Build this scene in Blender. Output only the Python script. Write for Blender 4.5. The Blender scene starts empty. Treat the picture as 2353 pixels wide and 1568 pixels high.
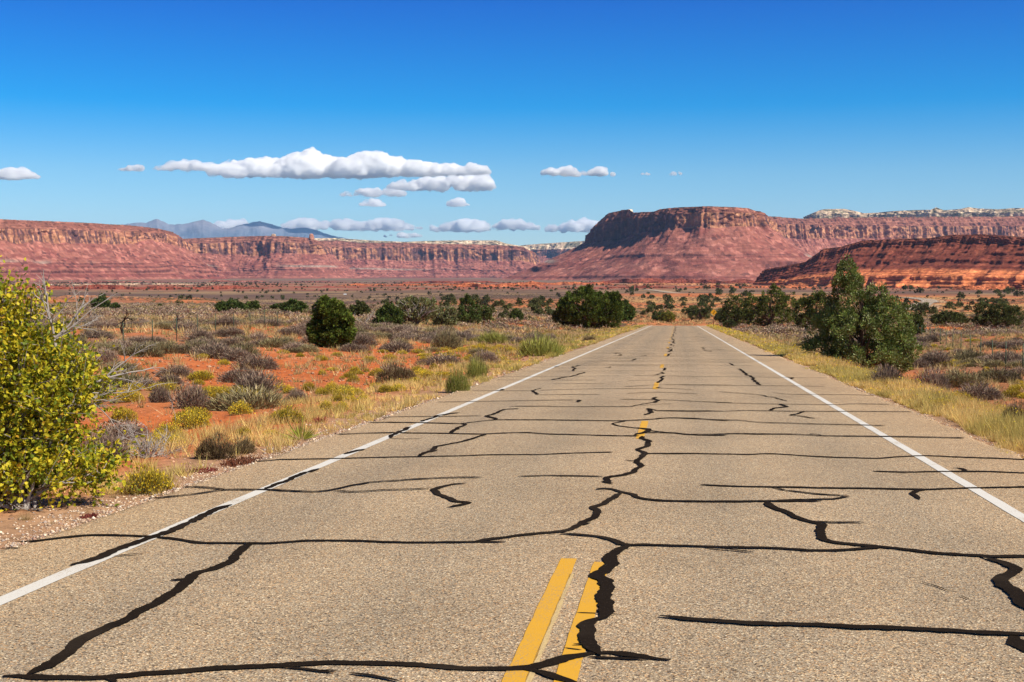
import bpy, math, random
import numpy as np
from mathutils import Vector, Matrix

S = bpy.context.scene
COL = S.collection
R = math.radians
random.seed(7)
rng = np.random.default_rng(11)

# ------------------------------------------------------------------ camera
W0, H0, F0 = 2353.0, 1568.0, 2994.0          # the photograph's own pixel frame used for surveying
CAMZ = 1.741
YAW, PITCH = R(7.26), math.atan(154.0 / F0)
GRADE = 0.0308                                 # the road runs gently downhill
cam_d = bpy.data.cameras.new("camera")
cam = bpy.data.objects.new("camera", cam_d)
COL.objects.link(cam)
cam.location = (0, 0, CAMZ)
cam.rotation_euler = (R(90) - PITCH, 0, YAW)
cam_d.sensor_width = 36.0
cam_d.lens = F0 / W0 * 36.0
cam_d.clip_start = 0.1
cam_d.clip_end = 120000
S.camera = cam

# ------------------------------------------------------------------ light
SUN_EL, SUN_AZ = R(45), R(114)                  # azimuth clockwise from the road direction
sun_d = bpy.data.lights.new("sun", 'SUN')
sun_d.energy = 5.0
sun_d.angle = R(0.53)
sun_d.color = (1.0, 0.93, 0.80)
sun = bpy.data.objects.new("sun", sun_d)
COL.objects.link(sun)
tosun = Vector((math.cos(SUN_EL) * math.sin(SUN_AZ), math.cos(SUN_EL) * math.cos(SUN_AZ), math.sin(SUN_EL)))
sun.rotation_euler = tosun.to_track_quat('Z', 'Y').to_euler()
sun.location = (60, -10, 80)

world = bpy.data.worlds.new("World")
S.world = world
world.use_nodes = True
wn, wl = world.node_tree.nodes, world.node_tree.links
wn.clear()
sky = wn.new('ShaderNodeTexSky')
sky.sky_type = 'NISHITA'
sky.sun_disc = False
sky.sun_elevation = SUN_EL
sky.sun_rotation = SUN_AZ
sky.altitude = 1500
sky.air_density = 1.0
sky.dust_density = 0.3
sky.ozone_density = 3.0
hs = wn.new('ShaderNodeHueSaturation')
hs.inputs['Saturation'].default_value = 1.15
tc = wn.new('ShaderNodeTexCoord')
sep = wn.new('ShaderNodeSeparateXYZ')
ramp = wn.new('ShaderNodeValToRGB')            # clear desert air: bluer away from the horizon, unseen zenith dimmed to cut fill
mul = wn.new('ShaderNodeMix')
mul.data_type = 'RGBA'
mul.blend_type = 'MULTIPLY'
mul.inputs['Factor'].default_value = 1.0
bg = wn.new('ShaderNodeBackground')
out = wn.new('ShaderNodeOutputWorld')
bg.inputs['Strength'].default_value = 0.06
wl.new(sky.outputs['Color'], hs.inputs['Color'])
wl.new(tc.outputs['Generated'], sep.inputs[0])
wl.new(sep.outputs['Z'], ramp.inputs['Fac'])
wl.new(hs.outputs['Color'], mul.inputs['A'])
wl.new(ramp.outputs['Color'], mul.inputs['B'])
wl.new(mul.outputs['Result'], bg.inputs['Color'])
wl.new(bg.outputs[0], out.inputs['Surface'])
SKY_STOPS = [(0.0, (1.30, 1.46, 1.53)), (.037, (1.20, 1.44, 1.54)), (.076, (.86, 1.30, 1.5)), (.126, (.005, 1.0, 1.58)), (.203, (0, .60, 1.5)), (.40, (.05, .30, .8)), (1.0, (.10, .22, .5))]
while len(ramp.color_ramp.elements) < len(SKY_STOPS):
    ramp.color_ramp.elements.new(0.5)
for e, (p, c) in zip(ramp.color_ramp.elements, SKY_STOPS):
    e.position = p
    e.color = (*c, 1)

S.view_settings.view_transform = 'Standard'
S.view_settings.look = 'None'
S.view_settings.exposure = 0.5
S.view_settings.gamma = 1.0
S.render.engine = 'CYCLES'
S.cycles.max_bounces = 32
S.cycles.diffuse_bounces = 3
S.cycles.glossy_bounces = 2
S.cycles.transmission_bounces = 4
S.cycles.volume_bounces = 30
S.cycles.use_adaptive_sampling = False
S.cycles.transparent_max_bounces = 8
S.cycles.use_denoising = True
S.cycles.denoiser = 'OPENIMAGEDENOISE'
S.cycles.denoiser = 'OPENIMAGEDENOISE'
S.cycles.sample_clamp_indirect = 6.0

# ------------------------------------------------------------------ helpers
def hash2(ix, iy, seed):
    h = (ix.astype(np.int64) * 374761393 + iy.astype(np.int64) * 668265263 + seed * 1274126177) & 0x7fffffff
    h = ((h ^ (h >> 13)) * 1103515245) & 0x7fffffff
    h = ((h ^ (h >> 16)) * 1597334677) & 0x7fffffff
    return ((h >> 7) & 0xffff) / 65535.0

def vn(x, y=0.0, seed=0):
    x, y = np.broadcast_arrays(np.asarray(x, float), np.asarray(y, float))
    ix, iy = np.floor(x), np.floor(y)
    fx, fy = x - ix, y - iy
    fx = fx * fx * (3 - 2 * fx); fy = fy * fy * (3 - 2 * fy)
    a = hash2(ix, iy, seed); b = hash2(ix + 1, iy, seed)
    c = hash2(ix, iy + 1, seed); d = hash2(ix + 1, iy + 1, seed)
    return (a * (1 - fx) + b * fx) * (1 - fy) + (c * (1 - fx) + d * fx) * fy

def fbm(x, y=0.0, seed=0, octv=4, lac=2.03, gain=0.5):
    s, a, t = 0.0, 1.0, 0.0
    x = np.asarray(x, float); y = np.asarray(y, float)
    for o in range(octv):
        s = s + a * vn(x, y, seed + o * 17); t += a
        a *= gain; x = x * lac + 3.7; y = y * lac + 1.3
    return s / t

def sst(a, b, x):
    t = np.clip((np.asarray(x, float) - a) / (b - a), 0, 1)
    return t * t * (3 - 2 * t)

def lerp(a, b, t):
    return a + (b - a) * t

def cmix(a, b, t):
    t = np.asarray(t)[..., None]
    return np.asarray(a) * (1 - t) + np.asarray(b) * t

def mk(name, verts, faces, mat=None, parent=None, cols=None, smooth=False):
    """one mesh object; faces = int array (M,k), or list of such arrays"""
    verts = np.asarray(verts, np.float32).reshape(-1, 3)
    fl = faces if isinstance(faces, list) else [faces]
    fl = [np.asarray(f, np.int32) for f in fl if len(f)]
    me = bpy.data.meshes.new(name)
    me.vertices.add(len(verts))
    me.vertices.foreach_set('co', verts.ravel())
    loops = np.concatenate([f.ravel() for f in fl])
    tot = np.concatenate([np.full(len(f), f.shape[1], np.int32) for f in fl])
    st = np.concatenate([[0], np.cumsum(tot)[:-1]]).astype(np.int32)
    me.loops.add(len(loops)); me.loops.foreach_set('vertex_index', loops)
    me.polygons.add(len(tot))
    me.polygons.foreach_set('loop_start', st)
    me.polygons.foreach_set('loop_total', tot)
    if smooth:
        me.polygons.foreach_set('use_smooth', np.ones(len(tot), bool))
    me.update(calc_edges=True)
    me.validate()
    if cols is not None:
        a = me.color_attributes.new('Col', 'FLOAT_COLOR', 'POINT')
        c = np.ones((len(verts), 4), np.float32)
        c[:, :3] = np.asarray(cols).reshape(-1, 3)
        a.data.foreach_set('color', c.ravel())
    if mat:
        me.materials.append(mat)
    o = bpy.data.objects.new(name, me)
    COL.objects.link(o)
    if parent:
        o.parent = parent
    return o

def tag(o, label, cat=None, group=None, kind=None):
    o['label'] = label
    if cat: o['category'] = cat
    if group: o['group'] = group
    if kind: o['kind'] = kind
    return o

def empty(name, loc, rz=0.0):
    o = bpy.data.objects.new(name, None)
    o.location = loc; o.rotation_euler = (0, 0, rz); o.empty_display_size = 0.2
    COL.objects.link(o)
    return o

def grid_faces(n, m, wrap=False):
    """n rows by m columns"""
    i = np.arange(n - 1)[:, None]; j = np.arange(m if wrap else m - 1)[None, :]
    j2 = (j + 1) % m
    return np.stack([i * m + j, i * m + j2, (i + 1) * m + j2, (i + 1) * m + j], -1).reshape(-1, 4)

class Bag:
    """collects pieces into one mesh"""
    def __init__(s): s.v = []; s.t = []; s.q = []; s.c = []; s.n = 0
    def add(s, v, f, c):
        v = np.asarray(v, float).reshape(-1, 3); f = np.asarray(f)
        if len(f) == 0: return
        (s.t if f.shape[1] == 3 else s.q).append(f + s.n)
        c = np.asarray(c, float)
        s.c.append(np.broadcast_to(c, (len(v), 3)) if c.ndim == 1 else c)
        s.v.append(v); s.n += len(v)
    def build(s, name, mat, parent=None, smooth=False):
        fs = [np.concatenate(x) for x in (s.t, s.q) if x]
        return mk(name, np.concatenate(s.v), fs, mat, parent, np.concatenate(s.c), smooth)

def tube(path, rad, sides=5):
    path = np.asarray(path, float); n = len(path)
    rad = np.broadcast_to(np.asarray(rad, float), (n,))
    tan = np.gradient(path, axis=0)
    tan /= np.linalg.norm(tan, axis=1, keepdims=True) + 1e-9
    ref = np.where(np.abs(tan[:, 2:3]) > 0.9, np.array([[1., 0, 0]]), np.array([[0, 0, 1.]]))
    a = np.cross(tan, ref); a /= np.linalg.norm(a, axis=1, keepdims=True) + 1e-9
    b = np.cross(tan, a)
    th = np.arange(sides) / sides * 2 * np.pi
    v = path[:, None] + rad[:, None, None] * (a[:, None] * np.cos(th)[None, :, None] + b[:, None] * np.sin(th)[None, :, None])
    return v.reshape(-1, 3), grid_faces(n, sides, True)

# ------------------------------------------------------------------ surveying
_f = np.array([-math.sin(YAW) * math.cos(PITCH), math.cos(YAW) * math.cos(PITCH), -math.sin(PITCH)])
_r = np.array([math.cos(YAW), math.sin(YAW), 0.0])
_u = np.cross(_r, _f)

def ray(px, py):
    px = np.asarray(px, float); py = np.asarray(py, float)
    d = _f * F0 + (px[..., None] - W0 / 2) * _r - (py[..., None] - H0 / 2) * _u
    return d / np.hypot(d[..., 0], d[..., 1])[..., None]

def at(px, py, dist):
    return np.array([0, 0, CAMZ]) + ray(px, py) * np.asarray(dist, float)[..., None]

def road_pt(px, py):
    d = ray(px, py)
    t = -CAMZ / (d[..., 2] + GRADE * d[..., 1])
    return np.array([0, 0, CAMZ]) + d * t[..., None]

def to_px(p):
    q = np.asarray(p, float) - np.array([0, 0, CAMZ])
    dep = q @ _f
    return W0 / 2 + F0 * (q @ _r) / dep, H0 / 2 - F0 * (q @ _u) / dep, dep

T_PX = np.array([-400, 450, 650, 1200, 1480, 1560, 1640, 1800, 2353, 3000.])
T_D = np.array([0, 20, 50, 100, 150, 200, 215, 240, 270, 300, 380, 420, 500, 600, 700, 800, 1000, 1450, 2000, 3000, 5000, 8000, 14000.])
_L = [0, -.55, -1.2, -2.1, -3.0, -3.9, -4.1, -4.6, -5.1, -5.6, -7.0, -7.6, -8.0, -8.3, -13, -17.5, -18.5, -18.5, -18.5, -18.5, -18.5, -21, -21]
_L2 = [0, -.55, -1.2, -2.1, -3.0, -3.9, -4.1, -4.6, -5.1, -5.7, -7.2, -9.5, -13, -15.5, -17, -17.5, -18, -18.5, -18.5, -18.5, -18.5, -21, -21]
_C = [0, -.6, -1.4, -2.6, -3.8, -5.0, -5.3, -5.8, -6.5, -7.3, -8.6, -9.1, -10, -11.3, -12.3, -13.3, -15, -17.6, -18.2, -18.5, -18.5, -21, -21]
_M = [0, -.6, -1.5, -3.0, -4.6, -6.2, -6.7, -8.6, -9.3, -8.9, -9.3, -10, -11.8, -13.6, -14.6, -15.1, -15.8, -18, -18.3, -18.5, -18.5, -21, -21]
_K = [0, -.6, -1.5, -3.05, -4.6, -6.2, -6.9, -9.3, -10, -9.4, -9.8, -10.4, -12, -13.8, -14.6, -15.1, -15.8, -18, -18.3, -18.5, -18.5, -21, -21]
_Rr = [0, -.6, -1.5, -2.9, -4.3, -5.8, -6.2, -6.9, -7.7, -8.5, -9.9, -10.8, -12.4, -14.2, -14.6, -15.1, -15.8, -17.5, -18.3, -18.5, -18.5, -21, -21]
T_Z = np.array([_L, _L, _L2, _C, _M, _K, _M, _Rr, _Rr, _Rr])

def ground_table(x, y):
    d = np.hypot(x, y)
    az = np.arctan2(x, y) + YAW
    px = np.clip(W0 / 2 + F0 * np.tan(np.clip(az, -1.2, 1.2)), -400, 3000)
    px = np.where(np.abs(az) > 1.2, np.where(az > 0, 3000, -400), px)
    cols = np.stack([np.interp(d, T_D, z) for z in T_Z], 0)
    i = np.clip(np.searchsorted(T_PX, px) - 1, 0, len(T_PX) - 2)
    t = (px - T_PX[i]) / (T_PX[i + 1] - T_PX[i])
    t = t * t * (3 - 2 * t)
    a = np.take_along_axis(cols, i[None], 0)[0]; b = np.take_along_axis(cols, (i + 1)[None], 0)[0]
    back = sst(1.3, 2.2, np.abs(az))
    return (a * (1 - t) + b * t) * (1 - back) + back * (-1.0)

RL, RRt = -4.93, 4.28
def road_z(y):
    return np.where(y < 203, -GRADE * y, -GRADE * 203 - (y - 203) * GRADE - 0.0011 * (y - 203) ** 2)

def ground(x, y):
    x, y = np.broadcast_arrays(np.asarray(x, float), np.asarray(y, float))
    d = np.hypot(x, y)
    z = ground_table(x, y)
    w = np.clip(d / 12, 10, 900)
    z = z + (fbm(x / 35, y / 35, 3, 3) - .5) * 1.1 * sst(20, 120, d) * (1 - sst(700, 1500, d) * .6)
    z = z + (fbm(x / 190, y / 190, 5, 4) - .5) * 4.5 * sst(260, 700, d)
    off = np.maximum(RL - 0.35 - x, x - RRt - 0.35)
    k = (1 - sst(0, 26, off)) * (1 - sst(205, 262, y))
    rz = road_z(y) - (0.25 + .55 * (x > 0)) * sst(0.5, 4.0, off) - 0.05
    z = z * (1 - k) + rz * k
    bump = (fbm(x * .9, y * .9, 9, 4) - .5) * .16 + (fbm(x * .22, y * .22, 19, 3) - .5) * .35
    return z + bump * sst(0.3, 3.0, off) * (1 - sst(150, 300, d))

def ground_hit(px, py):
    """where the line of sight through a surveyed pixel meets the ground"""
    d = ray(np.array(px), np.array(py))
    t = np.geomspace(4, 9000, 1500)
    p = np.array([0, 0, CAMZ]) + d * t[:, None]
    below = p[:, 2] < ground(p[:, 0], p[:, 1])
    i = int(np.argmax(below)) if below.any() else len(t) - 1
    q = p[max(i, 0)].copy()
    q[2] = float(ground(q[0], q[1]))
    return q

# ------------------------------------------------------------------ materials
def new_mat(name):
    m = bpy.data.materials.new(name)
    m.use_nodes = True
    nt = m.node_tree
    b = nt.nodes['Principled BSDF']
    b.inputs['Roughness'].default_value = 0.9
    b.inputs['Specular IOR Level'].default_value = 0.15
    return m, nt, b

def N(nt, typ, **kw):
    n = nt.nodes.new(typ)
    for k, v in kw.items():
        if hasattr(n, k) and not k[0].isupper(): setattr(n, k, v)
        else: n.inputs[k].default_value = v
    return n

def mixc(nt, fac, a, b, typ='MIX'):
    m = nt.nodes.new('ShaderNodeMix'); m.data_type = 'RGBA'; m.blend_type = typ
    for s, v in (('Factor', fac), ('A', a), ('B', b)):
        if isinstance(v, bpy.types.NodeSocket): nt.links.new(v, m.inputs[s])
        elif isinstance(v, tuple): m.inputs[s].default_value = (*v, 1)
        else: m.inputs[s].default_value = v
    return m.outputs['Result']

def crmp(nt, src, stops):
    r = nt.nodes.new('ShaderNodeValToRGB')
    nt.links.new(src, r.inputs['Fac'])
    while len(r.color_ramp.elements) < len(stops): r.color_ramp.elements.new(.5)
    for e, (p, c) in zip(r.color_ramp.elements, stops):
        e.position = p
        e.color = (c, c, c, 1) if isinstance(c, (int, float)) else (*c, 1)
    return r.outputs['Color']

def noise(nt, vec, scale, detail=3, rough=.55, dist=0.0):
    n = nt.nodes.new('ShaderNodeTexNoise')
    n.inputs['Scale'].default_value = scale; n.inputs['Detail'].default_value = detail
    n.inputs['Roughness'].default_value = rough; n.inputs['Distortion'].default_value = dist
    nt.links.new(vec, n.inputs['Vector'])
    return n.outputs['Fac']

def bump(nt, b, h, strength, dist):
    n = nt.nodes.new('ShaderNodeBump')
    n.inputs['Strength'].default_value = strength; n.inputs['Distance'].default_value = dist
    nt.links.new(h, n.inputs['Height'])
    nt.links.new(n.outputs[0], b.inputs['Normal'])

def pos(nt):
    return nt.nodes.new('ShaderNodeNewGeometry').outputs['Position']

def attr(nt):
    a = nt.nodes.new('ShaderNodeAttribute'); a.attribute_name = 'Col'
    return a.outputs['Color']

def plain(name, rgb, rough=.8, var=.25, scale=8.0, spec=.2, metallic=0.0):
    m, nt, b = new_mat(name)
    p = nt.nodes.new('ShaderNodeTexCoord').outputs['Object']
    f = noise(nt, p, scale, 4)
    c = mixc(nt, f, tuple(x * (1 - var) for x in rgb), tuple(min(1, x * (1 + var)) for x in rgb))
    nt.links.new(c, b.inputs['Base Color'])
    b.inputs['Roughness'].default_value = rough
    b.inputs['Specular IOR Level'].default_value = spec
    b.inputs['Metallic'].default_value = metallic
    return m

def foliage(name, transl=.3, vary=.3, rough=.7):
    """colour from the leaf's own colour attribute, a little different on every plant"""
    m, nt, b = new_mat(name)
    oi = nt.nodes.new('ShaderNodeObjectInfo')
    k = N(nt, 'ShaderNodeMapRange'); k.inputs['To Min'].default_value = 1 - vary; k.inputs['To Max'].default_value = 1 + vary
    nt.links.new(oi.outputs['Random'], k.inputs['Value'])
    sc = nt.nodes.new('ShaderNodeVectorMath'); sc.operation = 'SCALE'
    nt.links.new(attr(nt), sc.inputs[0]); nt.links.new(k.outputs[0], sc.inputs['Scale'])
    nt.links.new(sc.outputs[0], b.inputs['Base Color'])
    b.inputs['Roughness'].default_value = rough
    if transl > 0:
        t = nt.nodes.new('ShaderNodeBsdfTranslucent')
        nt.links.new(sc.outputs[0], t.inputs['Color'])
        mx = nt.nodes.new('ShaderNodeMixShader'); mx.inputs[0].default_value = transl
        nt.links.new(b.outputs[0], mx.inputs[1]); nt.links.new(t.outputs[0], mx.inputs[2])
        nt.links.new(mx.outputs[0], nt.nodes['Material Output'].inputs['Surface'])
    return m

M = {}
HAZE = 1.9e-5
# road: weathered tan chip seal
m, nt, b = new_mat('chip_seal')
p = pos(nt)
vor = N(nt, 'ShaderNodeTexVoronoi', Scale=100.0); nt.links.new(p, vor.inputs['Vector'])
vsep = nt.nodes.new('ShaderNodeSeparateColor'); nt.links.new(vor.outputs['Color'], vsep.inputs[0])
stone = crmp(nt, vsep.outputs[0], [(0, (.08, .055, .035)), (.14, (.15, .105, .065)), (.2, (.33, .235, .13)), (.5, (.42, .325, .22)),
                                   (.7, (.40, .315, .21)), (.82, (.50, .27, .11)), (.93, (.70, .53, .31)), (1, (.82, .68, .47))])
fine = noise(nt, p, 150, 2)
stone = mixc(nt, crmp(nt, fine, [(.38, 0.85), (.5, 0.0)]), stone, (.09, .07, .055))
big = noise(nt, p, .45, 5, .6)
stone = mixc(nt, 1.0, stone, crmp(nt, big, [(.25, .95), (.5, 1.13), (.75, 1.28)]), 'MULTIPLY')
px_ = nt.nodes.new('ShaderNodeSeparateXYZ'); nt.links.new(p, px_.inputs[0])
mr = N(nt, 'ShaderNodeMapRange'); mr.inputs['From Min'].default_value = -5.1; mr.inputs['From Max'].default_value = 4.4
nt.links.new(px_.outputs['X'], mr.inputs['Value'])
# greyer worn wheel paths, paler dusty shoulders
wheel = crmp(nt, mr.outputs[0], [(0, (1.10, 1.02, .94)), (.09, (1.02, 1.0, .97)), (.2, (.78, .81, .86)), (.27, (.98, .98, .98)), (.36, (.80, .83, .87)),
                                 (.47, (1.02, 1.0, .98)), (.58, (.80, .83, .87)), (.66, (.98, .98, .98)), (.75, (.80, .83, .87)), (.85, (1.02, 1, .97)), (1, (1.1, 1.01, .92))])
stone = mixc(nt, .8, stone, wheel, 'MULTIPLY')
nt.links.new(stone, b.inputs['Base Color'])
b.inputs['Roughness'].default_value = .85
bump(nt, b, vor.outputs['Distance'], .55, .006)
M['road'] = m

m, nt, b = new_mat('crack_tar')
p = pos(nt)
f = noise(nt, p, 30, 4)
tarc = mixc(nt, f, (.009, .0065, .005), (.022, .015, .010))
tarc = mixc(nt, crmp(nt, noise(nt, p, 140, 2), [(.66, 0.0), (.72, .5)]), tarc, (.16, .12, .08))
tarc = mixc(nt, crmp(nt, noise(nt, p, 1.3, 3), [(.5, 0.0), (.75, .35)]), tarc, (.06, .045, .032))
nt.links.new(tarc, b.inputs['Base Color'])
b.inputs['Roughness'].default_value = .95
b.inputs['Specular IOR Level'].default_value = .02
bump(nt, b, f, .3, .004)
M['tar'] = m

def paint(name, rgb, wear, under=(.33, .24, .14)):
    m, nt, b = new_mat(name)
    p = pos(nt)
    f = noise(nt, p, 95, 3, .7); g = noise(nt, p, 2.2, 4)
    add = N(nt, 'ShaderNodeMath', operation='ADD'); nt.links.new(f, add.inputs[0])
    sc = N(nt, 'ShaderNodeMath', operation='MULTIPLY'); sc.inputs[1].default_value = .45; nt.links.new(g, sc.inputs[0])
    nt.links.new(sc.outputs[0], add.inputs[1])
    k = crmp(nt, add.outputs[0], [(wear, 1.0), (wear + .06, 0.0)])
    c = mixc(nt, noise(nt, p, 40, 2), tuple(x * .88 for x in rgb), rgb)
    nt.links.new(mixc(nt, k, c, under), b.inputs['Base Color'])
    b.inputs['Roughness'].default_value = .7
    bump(nt, b, f, .35, .004)
    return m
M['white_paint'] = paint('white_road_paint', (.66, .63, .57), .57)
M['yellow_paint'] = paint('yellow_road_paint', (.66, .35, .03), .585)
M['old_paint'] = paint('faded_yellow_paint', (.60, .44, .20), .64)

# ground
m, nt, b = new_mat('desert_ground')
p = pos(nt)
c = attr(nt)
n1 = noise(nt, p, 6.0, 5, .65); n2 = noise(nt, p, .5, 4, .6); n3 = noise(nt, p, .05, 4, .6)
c = mixc(nt, 1.0, c, crmp(nt, n1, [(.28, .5), (.5, 1.0), (.75, 1.3)]), 'MULTIPLY')
c = mixc(nt, 1.0, c, crmp(nt, n2, [(.3, (.86, .82, .78)), (.55, (1.0, 1, 1)), (.75, (1.12, 1.18, 1.28))]), 'MULTIPLY')
c = mixc(nt, 1.0, c, crmp(nt, n3, [(.3, (.86, .88, .92)), (.7, (1.1, 1.08, 1.05))]), 'MULTIPLY')
nt.links.new(c, b.inputs['Base Color'])
b.inputs['Roughness'].default_value = .95
bump(nt, b, n1, .7, .06)
M['ground'] = m

# cliffs
def rock_mat(name, s1, s2, bdist, streak=0.0, con=1.0):
    m, nt, b = new_mat(name)
    p = pos(nt)
    c = attr(nt)
    n1 = noise(nt, p, s1, 5, .7)
    v = N(nt, 'ShaderNodeTexVoronoi', Scale=s2); nt.links.new(p, v.inputs['Vector'])
    vs = nt.nodes.new('ShaderNodeSeparateColor'); nt.links.new(v.outputs['Color'], vs.inputs[0])
    c = mixc(nt, 1.0, c, crmp(nt, n1, [(.25, .70), (.5, 1.0), (.78, 1.28)]), 'MULTIPLY')
    c = mixc(nt, 1.0, c, crmp(nt, vs.outputs[0], [(.0, (.45, .45, .5)), (.14, (.85, .85, .86)), (.78, (1.03, 1.03, 1.03)), (.90, (1.4, 1.5, 1.55))]), 'MULTIPLY')
    nt.links.new(c, b.inputs['Base Color'])
    bump(nt, b, n1, .8, bdist)
    return m
M['mesa'] = rock_mat('sandstone_cliff', .02, .07, 14.0)
M['hill'] = rock_mat('red_ledge_rock', .12, .22, 2.2)
M['ledge'] = rock_mat('orange_slickrock', .25, .5, 1.2)
M['mountain'] = rock_mat('mountain_slope', .003, .0005, 40.0)

M['foliage'] = foliage('juniper_foliage', .2, .12)
M['leaf'] = foliage('broad_leaf', .34, .0, .5)
M['shrub'] = foliage('shrub_twigs', .12, .3)
M['grass'] = foliage('dry_grass', .35, .15)
M['bark'] = plain('weathered_bark', (.13, .085, .055), .9, .4, 20)
M['deadwood'] = plain('bleached_deadwood', (.34, .30, .27), .85, .45, 14)
M['darkwood'] = plain('dark_deadwood', (.055, .035, .025), .9, .4, 14)
m, nt, b = new_mat('gravel_stone')
oi = attr(nt)
nt.links.new(oi, b.inputs['Base Color'])
M['gravel'] = m
# ------------------------------------------------------------------ ground sheet
def ground_cols(x, y):
    d = np.hypot(x, y)
    az = np.arctan2(x, y) + YAW
    px = W0 / 2 + F0 * np.tan(np.clip(az, -1.2, 1.2))
    n1 = fbm(x / 3.0, y / 3.0, 31, 4); n2 = fbm(x / 14, y / 14, 37, 4)
    orange = np.array([.52, .140, .037]); pale = np.array([.50, .20, .085]); litter = np.array([.36, .22, .105])
    c = cmix(np.broadcast_to(orange, x.shape + (3,)), pale, sst(.45, .75, n1) * .7)
    c = cmix(c, litter, sst(.5, .72, n2) * .55)
    off = np.maximum(RL - x, x - RRt)
    verge = (1 - sst(.5, 1.7, off + (n1 - .5) * 1.6)) * (y < 240)
    c = cmix(c, np.array([.38, .25, .15]), verge * .8)
    # scrub litter darkens the soil under the far brush
    c = cmix(c, np.array([.24, .135, .075]), sst(28, 70, d) * sst(.35, .6, n2) * .8 * (1 - sst(380, 420, d)))
    # rim rock and sandy benches
    big = fbm(x / 60, y / 60, 41, 4)
    rock = np.array([.48, .185, .078])
    rk = sst(.46, .60, fbm(x / 8, y / 11, 67, 4))
    c = cmix(c, rock, sst(330, 420, d) * (1 - sst(620, 720, d)) * (px < 700) * sst(.30, .5, big))
    c = cmix(c, np.array([.24, .10, .055]), rk * .6 * sst(300, 400, d) * (1 - sst(620, 760, d)))
    c = cmix(c, np.array([.54, .20, .07]), sst(215, 280, d) * (1 - sst(600, 760, d)) * (px >= 700) * sst(.2, .5, big) * .8)
    gold = np.array([.48, .27, .10])
    rk2 = sst(.46, .60, fbm(x / 6, y / 9, 68, 4))
    c = cmix(c, gold, sst(330, 430, d) * (1 - sst(1000, 1300, d)) * sst(1300, 1500, px) * sst(.42, .56, fbm(x / 110, y / 45, 43, 4)))
    c = cmix(c, np.array([.25, .105, .05]), rk2 * .32 * sst(205, 260, d) * (1 - sst(900, 1200, d)) * (px > 700))
    # grey-brown plain crossed by pale grass strips
    fl = fbm(az * 14 , np.log(np.maximum(d, 1)) * 22, 47, 4)
    plainc = cmix(np.broadcast_to(np.array([.135, .080, .056]), x.shape + (3,)), np.array([.29, .185, .095]), sst(.46, .70, fl))
    kp = sst(640, 820, d) * (1 - sst(1300, 1500, px) * (1 - sst(1050, 1350, d)))
    c = cmix(c, plainc, kp)
    fl2 = fbm(az * 20, np.log(np.maximum(d, 1)) * 40, 53, 4)
    redc = cmix(np.broadcast_to(np.array([.30, .088, .048]), x.shape + (3,)), np.array([.30, .165, .095]), sst(.45, .65, fl2))
    redc = cmix(redc, np.array([.10, .09, .04]), sst(.62, .72, fbm(x / 16, y / 30, 59, 3)) * .75)
    c = cmix(c, redc, sst(1450, 1750, d))
    fl3 = fbm(az * 9, np.log(np.maximum(d, 1)) * 30, 61, 4)
    farc = cmix(np.broadcast_to(np.array([.20, .10, .075]), x.shape + (3,)), np.array([.20, .155, .10]), sst(.45, .6, fl3))
    farc = cmix(farc, np.array([.25, .085, .058]), sst(.55, .7, fl2))
    c = cmix(c, farc, sst(2500, 3300, d))
    return c

angs = np.concatenate([np.linspace(-180, -31, 50)[:-1], np.linspace(-31, 31, 760), np.linspace(31, 180, 50)[1:-1]])
rads = np.geomspace(0.6, 15000, 360)
A, Rr_ = np.meshgrid(R(1) * angs - YAW, rads)
gx, gy = Rr_ * np.sin(A), Rr_ * np.cos(A)
gz = ground(gx, gy)
vv = np.stack([gx, gy, gz], -1).reshape(-1, 3)
ff = grid_faces(len(rads), len(angs), True)[:, ::-1]
cen = len(vv)
vv = np.vstack([vv, [[0, 0, float(ground(0.0, 0.0))]]])
j = np.arange(len(angs))
tri = np.stack([np.full_like(j, cen), (j + 1) % len(angs), j], -1)
cc = np.vstack([ground_cols(gx, gy).reshape(-1, 3), [[.3, .2, .1]]])
g = mk('ground', vv, [ff, tri], M['ground'], None, cc, True)
tag(g, 'orange red desert soil running out to the brown valley floor', 'ground', kind='structure')

# ------------------------------------------------------------------ road
yy = np.concatenate([np.arange(-14, 60, .25), np.arange(60, 240, 1.0)])
xs = np.array([0, .006, .015, .1, .3, .5, .7, .9, .985, .994, 1.0])
le = RL + (fbm(yy * 1.1, 0, 71, 4) - .5) * .26
re = RRt + (fbm(yy * 1.1, 9, 73, 4) - .5) * .30
le[yy > 60] = RL + (vn(yy[yy > 60] * .3, 0, 71) - .5) * .2
X = le[:, None] * (1 - xs) + re[:, None] * xs
Y = np.repeat(yy[:, None], 11, 1)
Z = road_z(Y)
Z[:, 0] -= .05; Z[:, -1] -= .05
top = np.stack([X, Y, Z], -1).reshape(-1, 3)
road = mk('road', top, grid_faces(len(yy), 11), M['road'], None, None, True)
tag(road, 'two lane tan chip sealed highway with black crack sealing', 'road', kind='structure')

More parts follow.
